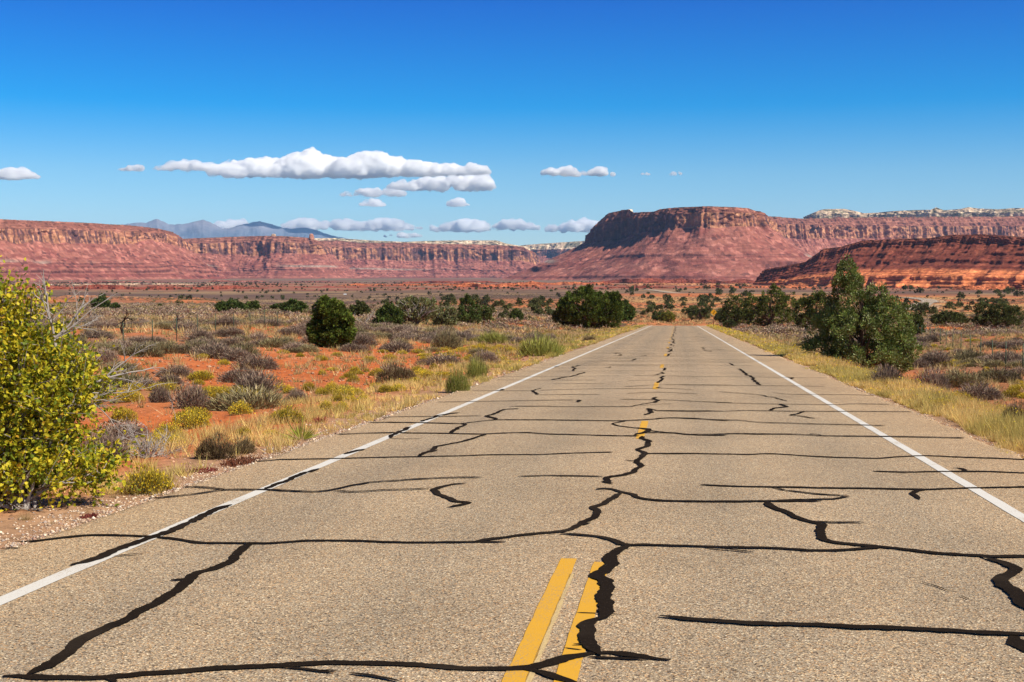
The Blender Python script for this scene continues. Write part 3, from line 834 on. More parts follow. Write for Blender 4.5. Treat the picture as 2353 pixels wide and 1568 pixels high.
mesa('mesa', 'pale scrub dotted rock bench rising behind the long mauve cliff',
     [(700, 548, 554, 562, 9800), (770, 547, 554, 562, 9800), (850, 552.5, 557, 564, 9800), (930, 556, 560, 566, 9800), (985, 553.5, 560, 568, 9800), (1060, 552.5, 560, 570, 9800), (1140, 552.5, 561, 570, 9800), (1160, 558, 565, 572, 9800), (1185, 563, 568, 574, 9850), (1215, 567, 572, 577, 10000)],
     4, 420, .5, (), pale=1.0, bright=.60, back=(60, 300, 900))
mesa('mesa', 'distant pale wooded tableland seen through the gap between the cliffs',
     [(1150, 570, 577, 590, 12200), (1200, 563, 575, 590, 12100), (1260, 558.5, 574, 590, 12000), (1310, 555, 574, 592, 11900), (1370, 551, 573, 590, 11800), (1460, 548, 572, 590, 11800), (1560, 546, 572, 590, 11800)],
     5, 420, .8, (), pale=.9, bright=.40, back=(100, 500, 1500))
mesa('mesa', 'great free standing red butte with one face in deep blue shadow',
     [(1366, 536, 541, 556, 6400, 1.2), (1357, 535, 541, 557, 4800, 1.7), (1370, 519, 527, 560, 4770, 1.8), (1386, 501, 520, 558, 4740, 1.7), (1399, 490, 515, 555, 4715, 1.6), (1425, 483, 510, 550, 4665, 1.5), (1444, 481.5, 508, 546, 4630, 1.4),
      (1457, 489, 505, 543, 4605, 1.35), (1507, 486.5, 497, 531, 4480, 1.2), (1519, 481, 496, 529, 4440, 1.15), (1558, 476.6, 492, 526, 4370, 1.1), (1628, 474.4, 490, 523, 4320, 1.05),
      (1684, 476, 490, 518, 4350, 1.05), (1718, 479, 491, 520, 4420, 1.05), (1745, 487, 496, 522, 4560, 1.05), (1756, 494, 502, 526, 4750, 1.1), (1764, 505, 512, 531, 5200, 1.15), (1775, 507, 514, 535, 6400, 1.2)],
     6, 1300, 1.25, ((.07, .10, .54), (.15, .18, .52), (.25, .36, .66), (.40, .42, .54), (.47, .50, .55)), bright=.56, zero_top=.6, caprun=.12, shade_end=1530, cset=.03)
mesa('mesa', 'long red cliff with bright streaked wall running off behind the dark hill',
     [(1700, 494, 517, 548, 6900), (1760, 496, 517, 548, 6950), (1800, 498, 516, 547, 7000), (1850, 502, 518, 547, 7080), (1900, 501, 521, 549, 7150), (1960, 499, 520, 549, 7250), (2050, 498, 521, 549, 7400), (2150, 497, 522, 548, 7550), (2250, 497, 521, 547, 7700), (2353, 496, 522, 546, 7850), (2480, 495, 522, 546, 8000), (3000, 493, 521, 546, 8500)],
     7, 1500, 1.0, LED, bright=.60, zero_top=.5)
mesa('mesa', 'row of cream sandstone domes crowning the long red cliff',
     [(1846, 499, 500.5, 503, 8600), (1862, 490, 496, 501, 8250), (1876, 483.5, 494, 500, 8200), (1895, 480.5, 492, 500, 8200), (1940, 479.5, 492, 500, 8200), (1962, 484, 493, 500, 8200), (1984, 490, 495, 500, 8200), (2010, 489, 494, 500, 8200), (2050, 485, 493, 500, 8150),
      (2100, 482.5, 492, 500, 8100), (2136, 482, 491, 500, 8050), (2151, 476, 490, 500, 8050), (2166, 483, 491, 500, 8050), (2205, 480, 490, 500, 8000), (2226, 475.5, 489, 500, 8000), (2246, 479, 490, 500, 8000), (2290, 481, 490, 500, 7950), (2330, 478, 489, 500, 7950), (2480, 477, 488, 500, 7900), (2900, 478, 489, 500, 8100)],
     8, 1050, .4, (), pale=.92, bright=.72, shade_end=None, back=(80, 300, 900), angle=40, capsteps=5)
HT = np.array([.215, .058, .032])
mesa('hill', 'dark red ledgy hill with a bright orange layered base at far right',
     [(1745, 641, 641.5, 643, 2407, .6), (1757, 619, 622, 627, 2385, .7), (1798, 612.5, 616, 621, 2358, 1.0), (1849, 601.5, 606, 611, 2336, 1.1), (1886, 571.5, 582, 592, 2314, 1.0), (1927, 567.5, 576, 586, 2297, 1.1), (1978, 553, 560, 568, 2281, 1.2),
      (2063, 548.5, 556, 564, 2248, 1.2), (2131, 547.5, 555, 563, 2220, 1.2), (2179, 540, 549, 558, 2204, 1.2), (2267, 539, 548, 558, 2171, 1.2), (2353, 545, 553, 562, 2143, 1.2), (2480, 550, 557, 566, 2110, 1.2), (2900, 553, 560, 569, 2080, 1.2)],
     9, 1750, .7, ((.035, .10, .38), (.125, .19, .40), (.215, .30, .40), (.47, .53, .52), (.60, .64, .50), (.76, .83, .54)), hill='two', bright=.5, mat=M['hill'], talus=HT, back=(15, 60, 160, 320), angle=27, zero_top=.5)

# rock towers and knobs on the far rims
def knob(name, label, px, ybase, ytop, wpx, d, seed, col, kind='structure', mat=None):
    b_ = at(np.array(px), np.array(ybase), d); t_ = at(np.array(px), np.array(ytop), d)
    h_ = t_[2] - b_[2]; r_ = wpx / 2 * d / F0
    nn, mm = 9, 16
    th = np.arange(mm) / mm * 2 * np.pi
    V = []
    for i in range(nn):
        f = i / (nn - 1)
        rr = r_ * (1 - .25 * f) * (1 + (vn(th * 1.6, f * 2.2, seed) - .5) * .6) * (1 if i < nn - 1 else .5)
        V.append(np.stack([b_[0] + rr * np.cos(th), b_[1] + rr * np.sin(th), np.full(mm, b_[2] - h_ * .3 + h_ * 1.3 * f)], -1))
    v = np.concatenate(V)
    v = np.vstack([v, [[b_[0], b_[1], t_[2]]]])
    top_ = np.stack([np.arange(mm) + (nn - 1) * mm, (np.arange(mm) + 1) % mm + (nn - 1) * mm, np.full(mm, nn * mm)], -1)
    o_ = mk(name, v, [grid_faces(nn, mm, True), top_], mat or M['mesa'], None, np.broadcast_to(np.array(col), v.shape))
    return tag(o_, label, 'rock', kind=kind)
knob('rock_tower', 'small square red rock tower on the rim of the striped mesa', 715.5, 549, 537.5, 12, 6800, 3, (.46, .2, .12))
knob('rock_knob', 'low pale rock knob on the mesa rim near the square tower', 628, 543, 538, 13, 6800, 5, (.5, .33, .2))
knob('rock_knob', 'sunlit cream rock knob on the shadowed end of the big butte', 1447, 488, 481.5, 15, 5250, 6, (.55, .4, .26))

# ------------------------------------------------------------------ far mountains
prof = np.array([(250, 517), (300, 511), (322, 507), (335, 508), (346, 504), (360, 499), (373, 505), (387, 511), (402, 513), (430, 510), (446, 507), (466, 502), (480, 506), (496, 514), (510, 522), (525, 522), (545, 516), (562, 511), (580, 507), (598, 505), (612, 509), (634, 516), (652, 521), (668, 523), (690, 520), (706, 520), (728, 526), (752, 534), (780, 541), (830, 550), (900, 562)])
pxs = np.linspace(250, 900, 420)
ys = np.interp(pxs, prof[:, 0], prof[:, 1]); ys = ys + (fbm(pxs / 7, 0, 92, 3) - .5) * 2.2
rows_ = np.linspace(-1, 1, 46)
V = []
D0 = 30000
ridge = at(pxs, ys, D0)
for r_ in rows_:
    p_ = at(pxs, ys, D0 + r_ * 3800)
    k = 1 - abs(r_)
    p_[:, 2] = -60 + (ridge[:, 2] + 60) * (.72 * k + .28 * k ** 3)
    V.append(p_)
V = np.array(V)
kk = (1 - np.abs(rows_))[:, None]
rdg = 1 - 2 * np.abs(fbm(V[..., 0] / 820 + V[..., 1] / 1300, V[..., 1] / 2100, 95, 5) - .5)
V[..., 2] += (rdg - .8) * 560 * np.clip(kk * (1 - kk) * 4, 0, 1) * np.clip(V[..., 2] / 450, .2, 1)
fx = fbm(V[..., 0] / 560, V[..., 1] / 900, 97, 5)
alt = np.clip((V[..., 2] - 300) / 950, 0, 1)
mc = cmix(np.broadcast_to(np.array([.17, .18, .215]), V.shape), np.array([.105, .125, .165]), sst(.44, .54, fx))  # rock and forest tinted blue, distance haze mixed into the colour
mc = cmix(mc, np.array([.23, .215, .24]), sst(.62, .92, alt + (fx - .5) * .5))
o = mk('mountains', V.reshape(-1, 3), grid_faces(len(rows_), len(pxs)), M['mountain'], None, mc.reshape(-1, 3), True)
tag(o, 'hazy blue mountain range with bare summits far behind the mesas', 'mountains', kind='structure')

# ------------------------------------------------------------------ rock ledges and knolls on the valley floor
def ledge(px0, px1, yfoot, hpx, d, seed, col, label, steps=2, depth=60, name='rock_ledge', tilt=0.0):
    d0 = d
    n_ = int(max(40, (px1 - px0) * 1.1))
    px = np.linspace(px0, px1, n_)
    sc = d0 / F0
    base = at(px, np.full(n_, yfoot) + tilt * (px - px0), d0 + (fbm(px / 70, 0, seed, 3) - .5) * depth * 1.0)
    zg = ground(base[:, 0], base[:, 1])
    u = (px - px0) / (px1 - px0)
    h_ = hpx * sc * np.minimum(1, np.minimum(u, 1 - u) * 6) * (.25 + 1.3 * fbm(px / 45, 1, seed + 1, 4))
    rad_ = base[:, :2] / np.linalg.norm(base[:, :2], axis=1, keepdims=True)
    V, C = [], []
    col = np.array(col)
    prof_ = [(-.6, -.2), (0, 0)]
    for k in range(steps):
        a = (k + 1) / steps
        prof_ += [(k * 1.1 + .10, a - .08 / steps), (k * 1.1 + .25, a), (k * 1.1 + .95, a + .04)]
    prof_ += [(steps * 1.6 + 1, .93), (steps * 3 + 4, -.3)]
    for i, (o_, zz) in enumerate(prof_):
        j = (fbm(px / 5, i * 2.1, seed + 2, 3) - .5) * 1.1
        oo = (o_ + j) * max(3.0, hpx * sc / steps) * .9
        V.append(np.stack([base[:, 0] + rad_[:, 0] * oo, base[:, 1] + rad_[:, 1] * oo, zg - .6 + h_ * zz + (vn(px / 3, i, seed) - .5) * .08 * hpx * sc], -1))
        cc_ = cmix(np.broadcast_to(col, (n_, 3)), col * np.array([.6, .5, .5]), sst(.4, .7, fbm(px / 8, i * 3.7, seed + 3, 3)))
        cc_ = cmix(cc_, np.minimum(1, col * np.array([1.2, 1.45, 1.6])), sst(.55, .75, fbm(px / 17, i * 1.9 + 9, seed + 4, 3)) * .7)
        C.append(cc_)
    o_ = mk(name, np.concatenate(V), grid_faces(len(prof_), n_), M['ledge'], None, np.concatenate(C))
    return tag(o_, label, 'rock ledge', kind='structure')
OR = (.42, .125, .05); RD = (.24, .062, .037); PK = (.46, .20, .095); CR_ = (.46, .33, .22)
for args in [
    (-120, 640, 668, 9, 1750, 1, RD, 'low dark red rock ledges across the left valley floor'),
    (60, 540, 657, 4, 2500, 2, CR_, 'thin cream rock ledge below the left mesa', 1),
    (-100, 420, 651, 5, 3300, 3, (.26, .1, .075), 'faint maroon bench at the foot of the left mesa'),
    (470, 620, 655, 5, 3400, 4, (.26, .1, .075), 'short maroon ledge below the striped mesa'),
    (760, 1180, 661, 6, 2250, 5, OR, 'orange rock ledges in the centre of the valley floor'),
    (900, 1170, 655, 4, 2900, 6, RD, 'red rock ledges behind the orange ones in mid valley'),
    (1030, 1260, 659, 9, 2050, 7, OR, 'blocky orange rock outcrop in mid valley below the gap'),
    (1075, 1110, 650, 4, 2700, 8, CR_, 'small cream rock patch in mid valley', 1),
    (1180, 1420, 653, 8, 2500, 9, OR, 'layered orange outcrop with dark overhangs in mid valley'),
    (1340, 1780, 648, 9, 2800, 10, RD, 'long red ledges at the foot of the big butte', 3),
    (1400, 1760, 655, 6, 2250, 11, PK, 'pink rock ledges in front of the big butte'),
    (1560, 1900, 662, 6, 1850, 12, OR, 'orange ledges running to the toe of the dark hill', 3),
    (1280, 1560, 663, 5, 1800, 13, RD, 'red ledges left of the toe of the dark hill'),
    (330, 480, 691, 5, 620, 14, PK, 'orange slickrock rim behind the left scrub field', 2, 14),
    (120, 345, 687, 7, 600, 15, PK, 'broad orange slickrock shelf at the edge of the left scrub field', 3, 20),
    (560, 800, 703, 6, 405, 16, PK, 'pink slickrock edge behind the junipers left of the road', 2, 10),
    (1000, 1330, 735, 6, 300, 17, OR, 'orange rock bench behind the junipers beside the road', 2, 8),
    (1110, 1260, 741, 4, 250, 18, PK, 'pale orange slab low behind the round juniper', 1, 6),
    (1440, 1660, 741, 6, 262, 19, OR, 'orange rock cutting just beyond the road crest', 2, 8),
    (1480, 1640, 726, 5, 360, 20, OR, 'orange rock ledge up the slope beyond the road crest', 2, 8),
    (2090, 2353, 727, 4, 400, 21, PK, 'pale orange slab below the far road bend', 2, 8),
    (2180, 2420, 655, 14, 1650, 22, OR, 'jumbled orange boulders at the foot of the dark hill', 3, 50)]:
    ledge(*args)

def knoll(label, px, yb, w, h, d, seed, col, caph=0):
    c_ = at(np.array(px), np.array(yb), d)
    r_ = w / 2 * d / F0; hh = h * d / F0
    nn, mm = 12, 40
    th = np.arange(mm) / mm * 2 * np.pi
    V = []
    zg = float(ground(c_[0], c_[1])) - 1
    for i in range(nn):
        f = i / (nn - 1)
        rr = r_ * (1 - f ** .8 * .92) * (1 + (fbm(th * 1.2, f, seed, 3) - .5) * .35 * np.sin(th / 2))
        V.append(np.stack([c_[0] + rr * np.cos(th), c_[1] + rr * np.sin(th), zg + hh * f + (vn(th * 3, f * 5, seed) - .5) * hh * .1], -1))
    v = np.concatenate(V)
    root = mk('knoll', v, grid_faces(nn, mm, True), M['ledge'], None, np.broadcast_to(np.array(col), v.shape), True)
    tag(root, label, 'hill', kind='structure')
    if caph:
        cb = knob('cap_rock', 'cap', px, yb, yb, 10, d, seed, (.42, .16, .09), mat=M['ledge'])
        k = np.array([v_.co[:] for v_ in cb.data.vertices])
        k[:, 2] = np.interp(k[:, 2], [k[:, 2].min(), k[:, 2].max() + 1e-6], [zg + hh * .9, zg + hh + caph * d / F0])
        i = np.arange(len(k)); lay = np.minimum(i // 16, 8)
        cxy = c_[:2]
        sc_ = np.where(lay < 3, .9, np.where(lay < 7, 1.25, .9))[:, None] * (caph * 1.6 * d / F0) / (10 / 2 * d / F0)
        k[:, :2] = cxy + (k[:, :2] - cxy) * sc_ * .55
        cb.data.vertices.foreach_set('co', k.astype(np.float32).ravel()); cb.data.update()
        del cb['category'], cb['kind']; cb['label'] = 'flat cap rock on the knoll'
        cb.parent = root
knoll('low maroon knoll topped by a balanced cap rock, right one of the pair', 752, 668, 80, 7, 1900, 4, (.27, .075, .05), 4)
knoll('small conical maroon knoll with a flat cap rock below the striped mesa', 541, 663, 54, 6, 2000, 8, (.30, .09, .06), 3)

# ------------------------------------------------------------------ clouds
def vapour(name, dens, lo, hi):
    m = bpy.data.materials.new(name); m.use_nodes = True
    nt = m.node_tree; nt.nodes.clear()
    vol = nt.nodes.new('ShaderNodeVolumePrincipled')
    vol.inputs['Color'].default_value = (1, 1, 1, 1)
    vol.inputs['Density Attribute'].default_value = ''
    vol.inputs['Anisotropy'].default_value = .15
    mp = nt.nodes.new('ShaderNodeMapping'); mp.inputs['Scale'].default_value = (.5, .5, 1.25); nt.links.new(pos(nt), mp.inputs['Vector'])
    f = noise(nt, mp.outputs[0], .0055, 6, .68)
    mr = N(nt, 'ShaderNodeMapRange'); mr.inputs['From Min'].default_value = lo; mr.inputs['From Max'].default_value = hi
    mr.inputs['To Min'].default_value = 0; mr.inputs['To Max'].default_value = dens
    nt.links.new(f, mr.inputs['Value']); nt.links.new(mr.outputs[0], vol.inputs['Density'])
    nt.links.new(vol.outputs[0], nt.nodes.new('ShaderNodeOutputMaterial').inputs['Volume'])
    m.cycles.volume_step_rate = .25
    return m
M['cloud'] = vapour('cloud_vapour', .032, .36, .62)
M['thin_cloud'] = vapour('thin_cloud_vapour', .03, .38, .64)
ctex = bpy.data.textures.new('cloud_billow', 'CLOUDS'); ctex.noise_scale = 190; ctex.noise_depth = 4

ICO = bpy.data.meshes.new('ico_seed')
import bmesh
bm = bmesh.new(); bmesh.ops.create_icosphere(bm, subdivisions=2, radius=1); bm.to_mesh(ICO); bm.free()
icv = np.array([v.co[:] for v in ICO.vertices]); icf = np.array([p.vertices[:] for p in ICO.polygons])
bpy.data.meshes.remove(ICO)

def cloud(label, x0, x1, yb, prof_, seed, d=30000, mat='cloud', n=None, grain=1.0):
    """a flat-bottomed bank of billows; prof_ = (px, top y) outline of its crown"""
    rg = np.random.default_rng(seed)
    u = d / F0
    pr = np.array(prof_, float)
    n = n or max(8, int((x1 - x0) / 5))
    B = Bag()
    wid = (x1 - x0) * u
    depth = min(wid * .35, 1100)
    for i in range(n):
        px = rg.uniform(x0, x1)
        top = np.interp(px, pr[:, 0], pr[:, 1])
        hpx = max(2.5, yb - top)
        r_ = rg.uniform(.28, .55) * hpx
        cy = yb - rg.uniform(.25, 1) * max(0.1, hpx - r_)
        cy = min(cy, yb - r_ * .35)
        dep = rg.uniform(-1, 1) * depth * (1 - abs(px - (x0 + x1) / 2) / (x1 - x0) * 1.2)
        c_ = at(np.array(px), np.array(cy), d + dep)
        v = icv * np.array([rg.uniform(1.1, 1.9), rg.uniform(1.1, 1.9), 1.0]) * r_ * u
        zb_ = at(np.array(px), np.array(yb), d + dep)[2]
        v = v + c_
        v[:, 2] = np.where(v[:, 2] < zb_, zb_ + (v[:, 2] - zb_) * .15, v[:, 2])
        B.add(v, icf, (1, 1, 1))
    o_ = B.build('cloud', M[mat])
    md = o_.modifiers.new('union', 'REMESH'); md.mode = 'VOXEL'; md.voxel_size = max(20, min(34, (x1 - x0) * u / 120))
    ds = o_.modifiers.new('billow', 'DISPLACE'); ds.texture = ctex; ds.texture_coords = 'GLOBAL'
    ds.strength = 200 * grain; ds.mid_level = .5
    return tag(o_, label, 'cloud')
cloud('largest white cloud bank, long and flat based above the valley', 486, 1124, 404,
      [(486, 378), (520, 366), (600, 362), (660, 358), (690, 346), (715, 343), (740, 355), (800, 358), (832, 344), (858, 343), (885, 358), (925, 361), (985, 372), (1000, 374), (1060, 374), (1100, 378), (1124, 386)], 3, n=190)
cloud('narrow cloud shelf hanging just under the largest bank', 880, 1132, 436, d=27500, prof_=[(880, 424), (940, 412), (1000, 406), (1070, 401), (1110, 402), (1132, 412)], seed=4, n=60)
cloud('lowest thin cloud streak beneath the largest bank', 785, 950, 451, [(785, 441), (840, 431), (900, 432), (950, 441)], 5, n=36, d=25500, mat='thin_cloud', grain=.6)
cloud('wispy cloud tail at the left end of the largest bank', 352, 492, 391, [(352, 387), (400, 368), (440, 365), (492, 374)], 6, n=32, mat='thin_cloud', grain=.7)
cloud('small oval cloud alone under the middle of the largest bank', 829, 888, 474, [(829, 466), (850, 454), (870, 456), (888, 468)], 7, n=16, d=36500, grain=.5)
cloud('small puffy cloud alone to the right of the oval one', 1031, 1078, 474, [(1031, 462), (1045, 452), (1060, 455), (1078, 466)], 8, n=16, d=36500, grain=.5)
cloud('rounded white cloud touching the left edge of the picture', -30, 90, 410, [(-30, 392), (20, 382), (50, 383), (90, 402)], 9, n=30, grain=.7)
cloud('faint slanting cloud scrap near the big bank left end', 264, 326, 393, [(264, 389), (290, 380), (315, 374), (326, 378)], 10, n=14, mat='thin_cloud', grain=.5)
cloud('flat double cloud high above the gap right of the bank', 1254, 1412, 404, [(1254, 386), (1310, 379), (1340, 390), (1385, 380), (1412, 394)], 11, n=40, mat='thin_cloud', grain=.6)
cloud('tiny cloud puff above the big butte', 1542, 1570, 404, [(1542, 396), (1555, 391), (1570, 398)], 12, n=8, mat='thin_cloud', grain=.3)
cloud('faint speck of cloud left of the tiny puff', 1472, 1494, 403, [(1472, 398), (1484, 394), (1494, 399)], 13, n=6, mat='thin_cloud', grain=.3)
cloud('long low cloud row just right of the blue mountains', 648, 968, 528, [(648, 512), (700, 497), (740, 506), (800, 502), (845, 506), (880, 497), (910, 500), (930, 513), (968, 518)], 14, d=36000, n=80, mat='thin_cloud')
cloud('low cloud over the long mauve cliff, left one of three', 990, 1124, 530, [(990, 516), (1040, 508), (1075, 500), (1095, 499), (1124, 516)], 15, d=36000, n=40, mat='thin_cloud')
cloud('low cloud over the valley gap, middle one of three', 1138, 1236, 528, [(1138, 514), (1165, 502), (1200, 502), (1236, 520)], 16, d=36000, n=30, mat='thin_cloud')
cloud('low cloud touching the shadowed end of the big butte', 1258, 1385, 531, [(1258, 518), (1300, 508), (1335, 501), (1385, 504)], 17, d=36000, n=36, mat='thin_cloud')
cloud('sliver of cloud between two blue mountain peaks', 478, 560, 530, [(478, 512), (510, 506), (540, 503), (560, 505)], 18, d=36000, n=24, mat='thin_cloud')
cloud('thin cloud low under the row beside the mountains', 880, 972, 546, [(880, 540), (930, 530), (972, 540)], 19, d=36000, n=20, mat='thin_cloud', grain=.5)

# ------------------------------------------------------------------ haze
m = bpy.data.materials.new('desert_haze'); m.use_nodes = True
nt = m.node_tree; nt.nodes.clear()
vol = nt.nodes.new('ShaderNodeVolumePrincipled')
vol.inputs['Color'].default_value = (.28, .58, 1.0, 1)
vol.inputs['Density'].default_value = HAZE
vol.inputs['Density Attribute'].default_value = ''
nt.links.new(vol.outputs[0], nt.nodes.new('ShaderNodeOutputMaterial').inputs['Volume'])
m.cycles.homogeneous_volume = True
hx0, hx1, hy0, hy1, hz0, hz1 = -18500, 15500, -15500, 34500, -64, 1440
bv = [(x, y, z) for z in (hz0, hz1) for y in (hy0, hy1) for x in (hx0, hx1)]
bf = np.array([(0, 2, 3, 1), (4, 5, 7, 6), (0, 1, 5, 4), (2, 6, 7, 3), (0, 4, 6, 2), (1, 3, 7, 5)])
o = mk('haze', bv, bf, m)
tag(o, 'thin blue desert haze over the valley', 'haze', kind='stuff')
# ------------------------------------------------------------------ plant building
def unit(v): return v / (np.linalg.norm(v, axis=-1, keepdims=True) + 1e-9)

def rnd_dir(n, g): return unit(g.normal(size=(n, 3)))

def blades(base, dirs, length, width, g, cols, bend=None):
    """thin triangular blades"""
    n = len(base)
    side = unit(np.cross(dirs, rnd_dir(n, g)))
    L = np.broadcast_to(np.asarray(length, float), (n,))[:, None]; Wd = np.broadcast_to(np.asarray(width, float), (n,))[:, None]
    tip = base + dirs * L
    if bend is not None: tip = tip + bend
    v = np.stack([base - side * Wd / 2, base + side * Wd / 2, tip], 1).reshape(-1, 3)
    return v, np.arange(3 * n).reshape(-1, 3), np.repeat(cols, 3, axis=0)

def leaves(base, dirs, length, width, g, cols, fold=.12):
    """pointed oval leaves, folded a little along the midrib"""
    n = len(base)
    side = unit(np.cross(dirs, rnd_dir(n, g)))
    nrm = np.cross(side, dirs)
    L = np.broadcast_to(np.asarray(length, float), (n,))[:, None]; Wd = np.broadcast_to(np.asarray(width, float), (n,))[:, None]
    m1 = base + dirs * L * .32; m2 = base + dirs * L * .68
    up = nrm * Wd * fold
    tip = base + dirs * L - up * 1.5
    v = np.stack([base, m1 - side * Wd * .5 + up, m1, m1 + side * Wd * .5 + up, m2 - side * Wd * .42 + up, m2, m2 + side * Wd * .42 + up, tip], 1).reshape(-1, 3)
    i = np.arange(n)[:, None] * 8
    t = np.concatenate([i + np.array([[0, 2, 1]]), i + np.array([[0, 3, 2]]), i + np.array([[4, 5, 7]]), i + np.array([[5, 6, 7]])])
    q = np.concatenate([i + np.array([[1, 2, 5, 4]]), i + np.array([[2, 3, 6, 5]])])
    return v, t, q, np.repeat(cols, 8, axis=0)

def rhombs(base, dirs, length, width, g, cols):
    n = len(base)
    side = unit(np.cross(dirs, rnd_dir(n, g)))
    L = np.broadcast_to(np.asarray(length, float), (n,))[:, None]; Wd = np.broadcast_to(np.asarray(width, float), (n,))[:, None]
    v = np.stack([base, base + dirs * L * .55 - side * Wd / 2, base + dirs * L, base + dirs * L * .55 + side * Wd / 2], 1).reshape(-1, 3)
    return v, np.arange(4 * n).reshape(-1, 4), np.repeat(cols, 4, axis=0)

def vcol(base, n, g, var=.25, hue=.08):
    k = 1 + (g.random((n, 1)) - .5) * 2 * var
    return np.clip(np.asarray(base) * k * (1 + (g.random((n, 3)) - .5) * 2 * hue), 0, 1)

# --- twiggy desert shrubs, unit size 1 m across and about .55 m tall
def shrub_mesh(n, seed, col, tipcol, h=.55, blade=.16, wid=.011, tipfrac=.5, stems=10, flower=None, nfl=0, lean=.5):
    g = np.random.default_rng(seed)
    B = Bag()
    lob = [(0, 0, 1)] + [(g.uniform(-.25, .25), g.uniform(-.25, .25), g.uniform(.55, .85)) for _ in range(4)]
    k = g.integers(0, len(lob), n)
    L = np.array(lob)[k]
    th = g.uniform(0, 2 * np.pi, n); ph = np.arccos(1 - g.random(n) * .98)
    r_ = .5 * L[:, 2] * (.45 + .5 * g.random(n) ** .5)
    o = np.stack([np.sin(ph) * np.cos(th), np.sin(ph) * np.sin(th), np.cos(ph)], -1)
    p = o * r_[:, None] * np.array([1, 1, h * 2 * .95]) + np.stack([L[:, 0], L[:, 1], np.zeros(n)], -1)
    p[:, 2] = np.maximum(p[:, 2], .01)
    d = unit(o * np.array([1, 1, 1.2]) + np.array([0, 0, lean]) + g.normal(size=(n, 3)) * .38)
    c = vcol(col, n, g)
    tip = g.random(n) < tipfrac * np.clip(p[:, 2] / (h * .8), 0, 1)
    c[tip] = vcol(tipcol, int(tip.sum()), g)
    B.add(*blades(p, d, blade * g.uniform(.6, 1.3, n), wid * g.uniform(.7, 1.5, n), g, c))
    for i in range(stems):                                     # woody stems from the crown of the root
        a = g.uniform(0, 2 * np.pi); e = g.uniform(.2, .45)
        t = np.linspace(0, 1, 5)[:, None]
        path = np.array([[.04 * np.cos(a), .04 * np.sin(a), 0]]) * (1 - t) + np.array([[e * np.cos(a), e * np.sin(a), h * g.uniform(.5, .85)]]) * t
        path = path + np.array([0, 0, 1]) * (t * (1 - t)) * -.12 + g.normal(size=(5, 3)) * .012
        v, f = tube(path, np.linspace(.016, .004, 5), 4)
        B.add(v, f, (.10, .075, .06))
    if nfl:
        th = g.uniform(0, 2 * np.pi, nfl); ph = np.arccos(1 - g.random(nfl) * .8)
        kk = g.integers(0, len(lob), nfl); L = np.array(lob)[kk]
        o = np.stack([np.sin(ph) * np.cos(th), np.sin(ph) * np.sin(th), np.cos(ph)], -1)
        p = o * (.5 * L[:, 2] * g.uniform(.88, 1.06, nfl))[:, None] * np.array([1, 1, h * 2 * .95]) + np.stack([L[:, 0], L[:, 1], np.zeros(nfl)], -1)
        B.add(*rhombs(p, unit(o + g.normal(size=(nfl, 3)) * .5), .045 * g.uniform(.6, 1.3, nfl), .035, g, vcol(flower, nfl, g, .2)))
    return np.concatenate(B.v), B.t, B.q, np.concatenate(B.c)

def to_mesh(data, name, mat):
    v, t, q, c = data
    fs = [np.concatenate(x) for x in (t, q) if x]
    o = mk(name, v, fs, mat, None, c)
    me = o.data
    bpy.data.objects.remove(o)
    return me

GREY, GREYT = (.19, .133, .098), (.40, .29, .20)
YEL, YELF = (.25, .21, .045), (.64, .45, .025)
SAGE, SAGET = (.19, .155, .075), (.33, .27, .14)
DOLV, DOLVT = (.14, .095, .045), (.27, .20, .10)
GRN, GRNT = (.22, .225, .045), (.36, .34, .09)
PROTO = {
    'grey': [to_mesh(shrub_mesh(3600, 10 + i, GREY, GREYT, .56, .105, .0145, .5, 10, None, 0, .25), 'grey_shrub', M['shrub']) for i in range(6)],
    'yellow': [to_mesh(shrub_mesh(1500, 30 + i, YEL, (.48, .36, .04), .52, .15, .015, .6, 8, YELF, 900, .9), 'yellow_shrub', M['shrub']) for i in range(5)],
    'sage': [to_mesh(shrub_mesh(3000, 50 + i, SAGE, SAGET, .55, .12, .015), 'sage_shrub', M['shrub']) for i in range(3)],
    'dark': [to_mesh(shrub_mesh(2600, 60 + i, DOLV, DOLVT, .62, .11, .016, .5), 'dark_shrub', M['shrub']) for i in range(2)],
    'green': [to_mesh(shrub_mesh(1500, 70 + i, GRN, GRNT, .75, .26, .012, .6, 4, None, 0, 2.0), 'green_shrub', M['shrub']) for i in range(2)],
}
def tuft_mesh(n, seed, col, h=.42, spread=.22, w=.009):
    g = np.random.default_rng(seed)
    B = Bag()
    a = g.uniform(0, 2 * np.pi, n); r_ = g.random(n) ** .6
    p = np.stack([np.cos(a) * r_ * spread * .55, np.sin(a) * r_ * spread * .55, np.zeros(n)], -1)
    d = unit(np.stack([np.cos(a) * r_ * .75, np.sin(a) * r_ * .75, np.ones(n)], -1) + g.normal(size=(n, 3)) * .16)
    B.add(*blades(p, d, h * g.uniform(.45, 1.15, n), w * g.uniform(.6, 1.4, n), g, vcol(col, n, g, .3)))
    return np.concatenate(B.v), B.t, B.q, np.concatenate(B.c)
STRAW = (.47, .34, .16)
PROTO['tuft'] = [to_mesh(tuft_mesh(170, 80 + i, STRAW), 'grass_tuft', M['grass']) for i in range(4)]

def put(kind, p, w, h, name, label, cat, group=None, i=None, rz=None, hs=.56):
    me = PROTO[kind][(i if i is not None else random.randrange(99)) % len(PROTO[kind])]
    o = bpy.data.objects.new(name, me)
    COL.objects.link(o)
    o.location = p
    o.rotation_euler = (0, 0, random.uniform(0, 6.28) if rz is None else rz)
    o.scale = (w, w, h / hs)
    return tag(o, label, cat, group)

def px_size(p, wpx, hpx):
    dep = (np.asarray(p) - [0, 0, CAMZ]) @ _f
    return wpx * dep / F0, hpx * dep / F0

